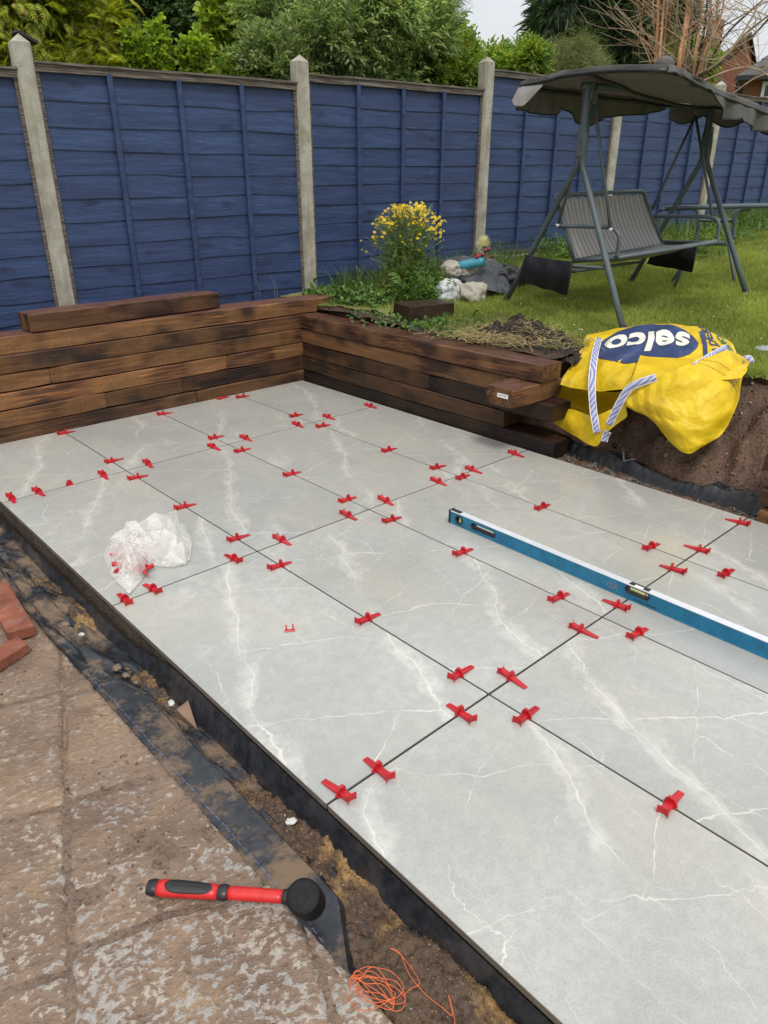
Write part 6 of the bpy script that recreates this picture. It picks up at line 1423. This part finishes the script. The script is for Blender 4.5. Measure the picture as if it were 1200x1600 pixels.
V, F = cat_(*[(np.array([Q2(*v) for v in bV]), bF) for bV, bF in [box(wx0, wx0+.08, -.08, .05, wz0, wz1), box(wx0+.52, wx0+.60, -.08, .05, wz0, wz1), box(wx0+1.3, wx0+1.38, -.08, .05, wz0, wz1), box(wx0+.08, wx0+.52, -.075, .05, wz1-.08, wz1), box(wx0+.60, wx0+1.3, -.075, .05, wz1-.08, wz1), box(wx0+.08, wx0+.52, -.075, .05, wz0, wz0+.08), box(wx0+.60, wx0+1.3, -.075, .05, wz0, wz0+.08), box(wx0+.08, wx0+.52, -.065, .04, wz1-.42, wz1-.37)]])
wn = mk('window', V, F, M['white_p'], h2)
V, F = box(wx0+.02, wx0+1.36, -.03, -.02, wz0, wz1); gm_ = simple('dark_window_glass', (.03, .035, .04), .08, .1); mk('pane', np.array([Q2(*v) for v in V]), F, gm_, wn)

# ------------------------------------------------------------------ YELLOW FLOWERING PLANT
fp = atL(636, 470)+np.array([.08, .12, 0]); fp[2] = lawnz(fp[0], fp[1])-.02
pl = thing('flowering_plant', fp, 'tall clump of small yellow daisy-like flowers in front of the blue fence', 'plant')
dist_f = sqrt(((fp-CAM)[:2]**2).sum()); heads = []; stems = []; q = random.Random(21)
for i in range(120):
    x = 634+q.gauss(0, 27); x = min(max(x, 573), 690); y = 318+abs((x-636)/60)**2*34+abs(q.gauss(0, 24)); y = min(y, 396)
    e = atD(x, y, dist_f+q.uniform(-.16, .16)); b = fp+np.array([q.gauss(0, .05), q.gauss(0, .05), 0]); m = b+(e-b)*.5+np.array([(b-e)[0]*.18, (b-e)[1]*.18, .05]); P = smoothpath([b, m, e], 4); stems.append(tube(P, np.linspace(.0032, .0013, len(P)), 4, False))
    for _ in range(q.choice((2, 3, 3, 4))):
        h = e+np.array([q.gauss(0, .020), q.gauss(0, .020), q.gauss(0, .013)]); heads.append(h); stems.append(tube([P[-3], h], .0010, 3, False))
V, F = cat_(*stems); mk('stems', V, F, simple('green_stem', (.13, .19, .06), .7), pl, kind='stuff')
n = len(heads); H_ = np.array(heads)
petal = []
for k in range(8): a = k*pi/4; petal.append((np.array([(0, 0, 0), (cos(a-.3), sin(a-.3), .12), (cos(a)*1.12, sin(a)*1.12, .05), (cos(a+.3), sin(a+.3), .12)]), [(0, 1, 2), (0, 2, 3)]))
PV, PF = cat_(*petal); fd = np.stack([rng.normal(-.3, .4, n), rng.normal(-.4, .4, n), np.ones(n)*.8], 1); Rf = frames(fd); Rf = np.stack([Rf[:, :, 0], -Rf[:, :, 2], Rf[:, :, 1]], 2)
V, F = scatter((PV, np.array(PF)), H_, Rf, np.full(n, .0105)*rng.uniform(.7, 1.3, n)); mk('flower_heads', V, F, m_leaf('yellow_petals', (.62, .42, .01), (.80, .60, .015), (.85, .70, .05), .2, .6), pl, kind='stuff')
V, F = scatter(ICO[1], H_+Rf[:, :, 2]*.002, Rf, np.full(n, .0042)); mk('flower_centres', V, F, simple('orange_flower_centre', (.60, .30, .01), .8), pl, kind='stuff')
n = 800; tt = rng.beta(1.0, 2.2, n); idx = rng.integers(0, len(heads), n); P = fp+(H_[idx]-fp)*tt[:, None]+rng.normal(0, 1, (n, 3))*np.array([.07, .07, .04])*(1.3-tt[:, None]); P[:, 2] = np.maximum(P[:, 2], fp[2]+.02)
V, F = scatter(SPR['lance'], P, frames(rng.normal(0, .6, (n, 3))+np.array([0, 0, .7])), rng.uniform(.05, .11, n)); mk('foliage', V, F, m_leaf('feathery_green', (.08, .13, .03), (.17, .25, .06), (.30, .36, .13), .5, .5), pl)

# leafy weeds along the fence foot
wm = m_leaf('weed_leaves', (.035, .085, .018), (.085, .17, .035), (.17, .27, .07), .35, .45)
def weeds(name, label, pxs, n, size, h, kind='broad', spread=.10, mat=wm):
    P = []
    for _ in range(n): x, y = rng.choice(len(pxs)), 0; b = atL(*pxs[x]); P.append(b+np.array([rng.normal(0, spread), rng.normal(0, spread*.8), abs(rng.normal(0, h))-.01]))
    P = np.array(P); P[:, 2] = np.maximum(P[:, 2], lawnz(P[:, 0], P[:, 1])); V, F = scatter(SPR[kind], P, frames(rng.normal(0, .7, (n, 3))+np.array([0, 0, .8])), size*rng.uniform(.6, 1.3, n)); o = mk(name, V, F, mat, kind='stuff'); tag(o, label, 'weeds')
weeds('weeds', 'low leafy weeds at the fence foot left of the yellow flowers', [(498, 462), (512, 466), (530, 469), (550, 470), (572, 472), (590, 478), (545, 474), (568, 466), (600, 472)], 380, .060, .03, 'broad', .065)
weeds('tall_weeds', 'taller grassy weeds between the yellow flowers and the white sacks', [(655, 470), (665, 472), (675, 466), (648, 476), (668, 455)], 220, .13, .07, 'lance', .06)
weeds('creeping_weeds', 'sprigs of weed growing over the long sleeper wall by the second post', [(422, 455), (432, 458), (408, 462)], 46, .06, .05, 'lance', .05)
weeds('border_weeds', 'small weeds around the dark timber block', [(585, 492), (640, 512), (660, 514), (690, 508), (700, 506), (600, 500), (720, 516), (625, 505)], 150, .045, .016)
weeds('bank_weeds', 'leafy weeds at the back of the lawn behind the swing seat', [(870, 400), (890, 405), (920, 400), (1090, 400), (1120, 385), (1150, 375), (1180, 365), (1060, 395), (800, 395)], 420, .12, .07, 'lance', .18)
# thin tall weeds against the fence at the wall
for k, (x, y, l) in enumerate([(405, 470, .16), (428, 470, .2), (432, 470, .15)]):
    b = atF(x, y, .1); V, F = tube(smoothpath([b-np.array([0, 0, .1]), b+np.array([.01, 0, l*.5]), b+np.array([-.02, .0, l])], 4), .0016, 4)
    if k == 0: out = []
    out.append((V, F))
V, F = cat_(*out); o = mk('weed_stalks', V, F, simple('pale_green_stalk', (.14, .2, .07), .7), kind='stuff'); tag(o, 'thin weed stalks rising against the fence beside the second post', 'weeds')

# ------------------------------------------------------------------ RUBBISH PILE
sk_m = m_cloth('dirty_white_sack', (.36, .335, .28), .8, .6)
def sack(px, py, r, lab, s, mat=sk_m, up_=0.):
    p = atL(px, py); p = p+np.array([0, 0, r[2]*.75+up_]); V, F = lump((0, 0, 0), r, 4, s, .24, 1.7); V += .012*ridge(V[:, 0]*22, V[:, 1]*22, V[:, 2]*22, s, 3)[:, None]*V/np.linalg.norm(V, axis=1)[:, None]*.9; o = mk('rubble_sack', V+p, F, mat, org=p, smooth=True); tag(o, lab, 'sack'); return o
sack(702, 470, (.115, .10, .085), 'crumpled white plastic sack at the left of the rubbish pile', 5, simple('white_polythene', (.46, .47, .46), .4, .25, 30, .8, .012))
sack(738, 471, (.10, .085, .075), 'cream sack nearest the lawn at the right of the white sacks', 8)
sack(726, 458, (.08, .07, .065), 'round off-white sack above the other two white sacks', 11, up_=.11)
sack(704, 460, (.085, .07, .06), 'small beige sack behind the crumpled white sack', 13, up_=.13)
bk = simple('grey_rubble_sheet', (.060, .064, .070), .5, .35, 14, .7, .014)
Ns = Net([[(690, 405, 3.05), (720, 398, 3.1), (760, 402, 3.2), (785, 412, 3.3)], [(694, 418, 2.98), (725, 420, 2.98), (762, 420, 3.1), (788, 428, 3.25)], [(705, 432, 2.93), (735, 440, 2.9), (770, 440, 3.05), (795, 445, 3.2)], [(722, 440, 2.92), (748, 452, 2.9), (775, 456, 3.0), (800, 462, 3.15)]], 7, .028, 8.)
V, F = grid(90, 60, lambda u, v: Ns(u, v)); o = mk('rubble_sheet', V, F, bk, smooth=True); solid(o, .003); tag(o, 'crumpled dark grey plastic sheet heaped over the rubbish pile', 'plastic sheet')
p = atL(775, 455); V, F = lump(p+np.array([.12, .08, .06]), (.26, .16, .13), 4, 5, .3, 1.8); o = mk('black_bin_bag', V, F, simple('black_polythene', (.012, .012, .014), .35, .3, 14, .8, .014), org=p, smooth=True); tag(o, 'slumped black bin bag between the rubbish pile and swing leg', 'bin bag')
p = atX(737, 412, 2.95); q2 = atX(757, 408, 3.0); q1 = atX(719, 416, 2.92); V, F = tube(smoothpath([q1, p, q2], 3), .034, 16); tp = simple('turquoise_plastic', (.06, .30, .40), .35, .15); o = mk('blue_roll', V, F, tp, org=p, smooth=True); tag(o, 'short turquoise blue plastic roll lying on top of the rubbish pile', 'plastic roll')
# red artificial flowers and a pampas plume
pf = atX(756, 398, 3.02); rf_ = thing('red_flowers', pf, 'bunch of red artificial flowers on the rubbish pile by the blue roll', 'flowers'); hs = []
for i in range(9): hs.append(lump(pf+np.array([rng.normal(0, .03), rng.normal(0, .035), rng.normal(0, .018)]), (.015, .015, .012), 2, i, .35, 3))
V, F = cat_(*hs); mk('petals', V, F, simple('crimson_petal', (.42, .02, .05), .6, .4, 30), rf_)
n = 30; P = pf+rng.normal(0, .035, (n, 3)); V, F = scatter(leaf_t(), P, frames(rdir(n)), np.full(n, .04)); mk('leaves', V, F, m_leaf('green_artificial_leaves', (.02, .12, .04), (.03, .2, .08), (.05, .26, .10), .1), rf_)
pp = atX(755, 392, 3.12); pt = thing('grass_plume', pp, 'pale fluffy grass plume at the back of the rubbish pile by the third post', 'plume'); n = 900
d = rdir(n); d[:, 2] = np.abs(d[:, 2])*1.2; P = pp+np.array([0, 0, .03])+d*np.array([.05, .05, .055])*rng.uniform(.2, 1, n)[:, None]; V, F = scatter((np.array([(-.04, 0, 0), (.04, 0, 0), (0, 1, .2)]), [(0, 1, 2)]), P, frames(d+np.array([0, 0, .6])), np.full(n, .035)); mk('fluff', V, F, m_leaf('cream_fluff', (.45, .42, .3), (.6, .57, .45), (.72, .7, .6), .4), pt)
weeds('spiky_grass', 'arching grass tufts at the back of the rubbish pile', [(770, 410), (785, 412), (740, 400), (795, 420)], 60, .22, .03, 'needle', .05, m_leaf('spiky_green', (.06, .11, .04), (.12, .18, .07), (.24, .30, .13), .35))

for o in bpy.data.objects:
    for k in ('_o', '_f'):
        if k in o.keys(): del o[k]
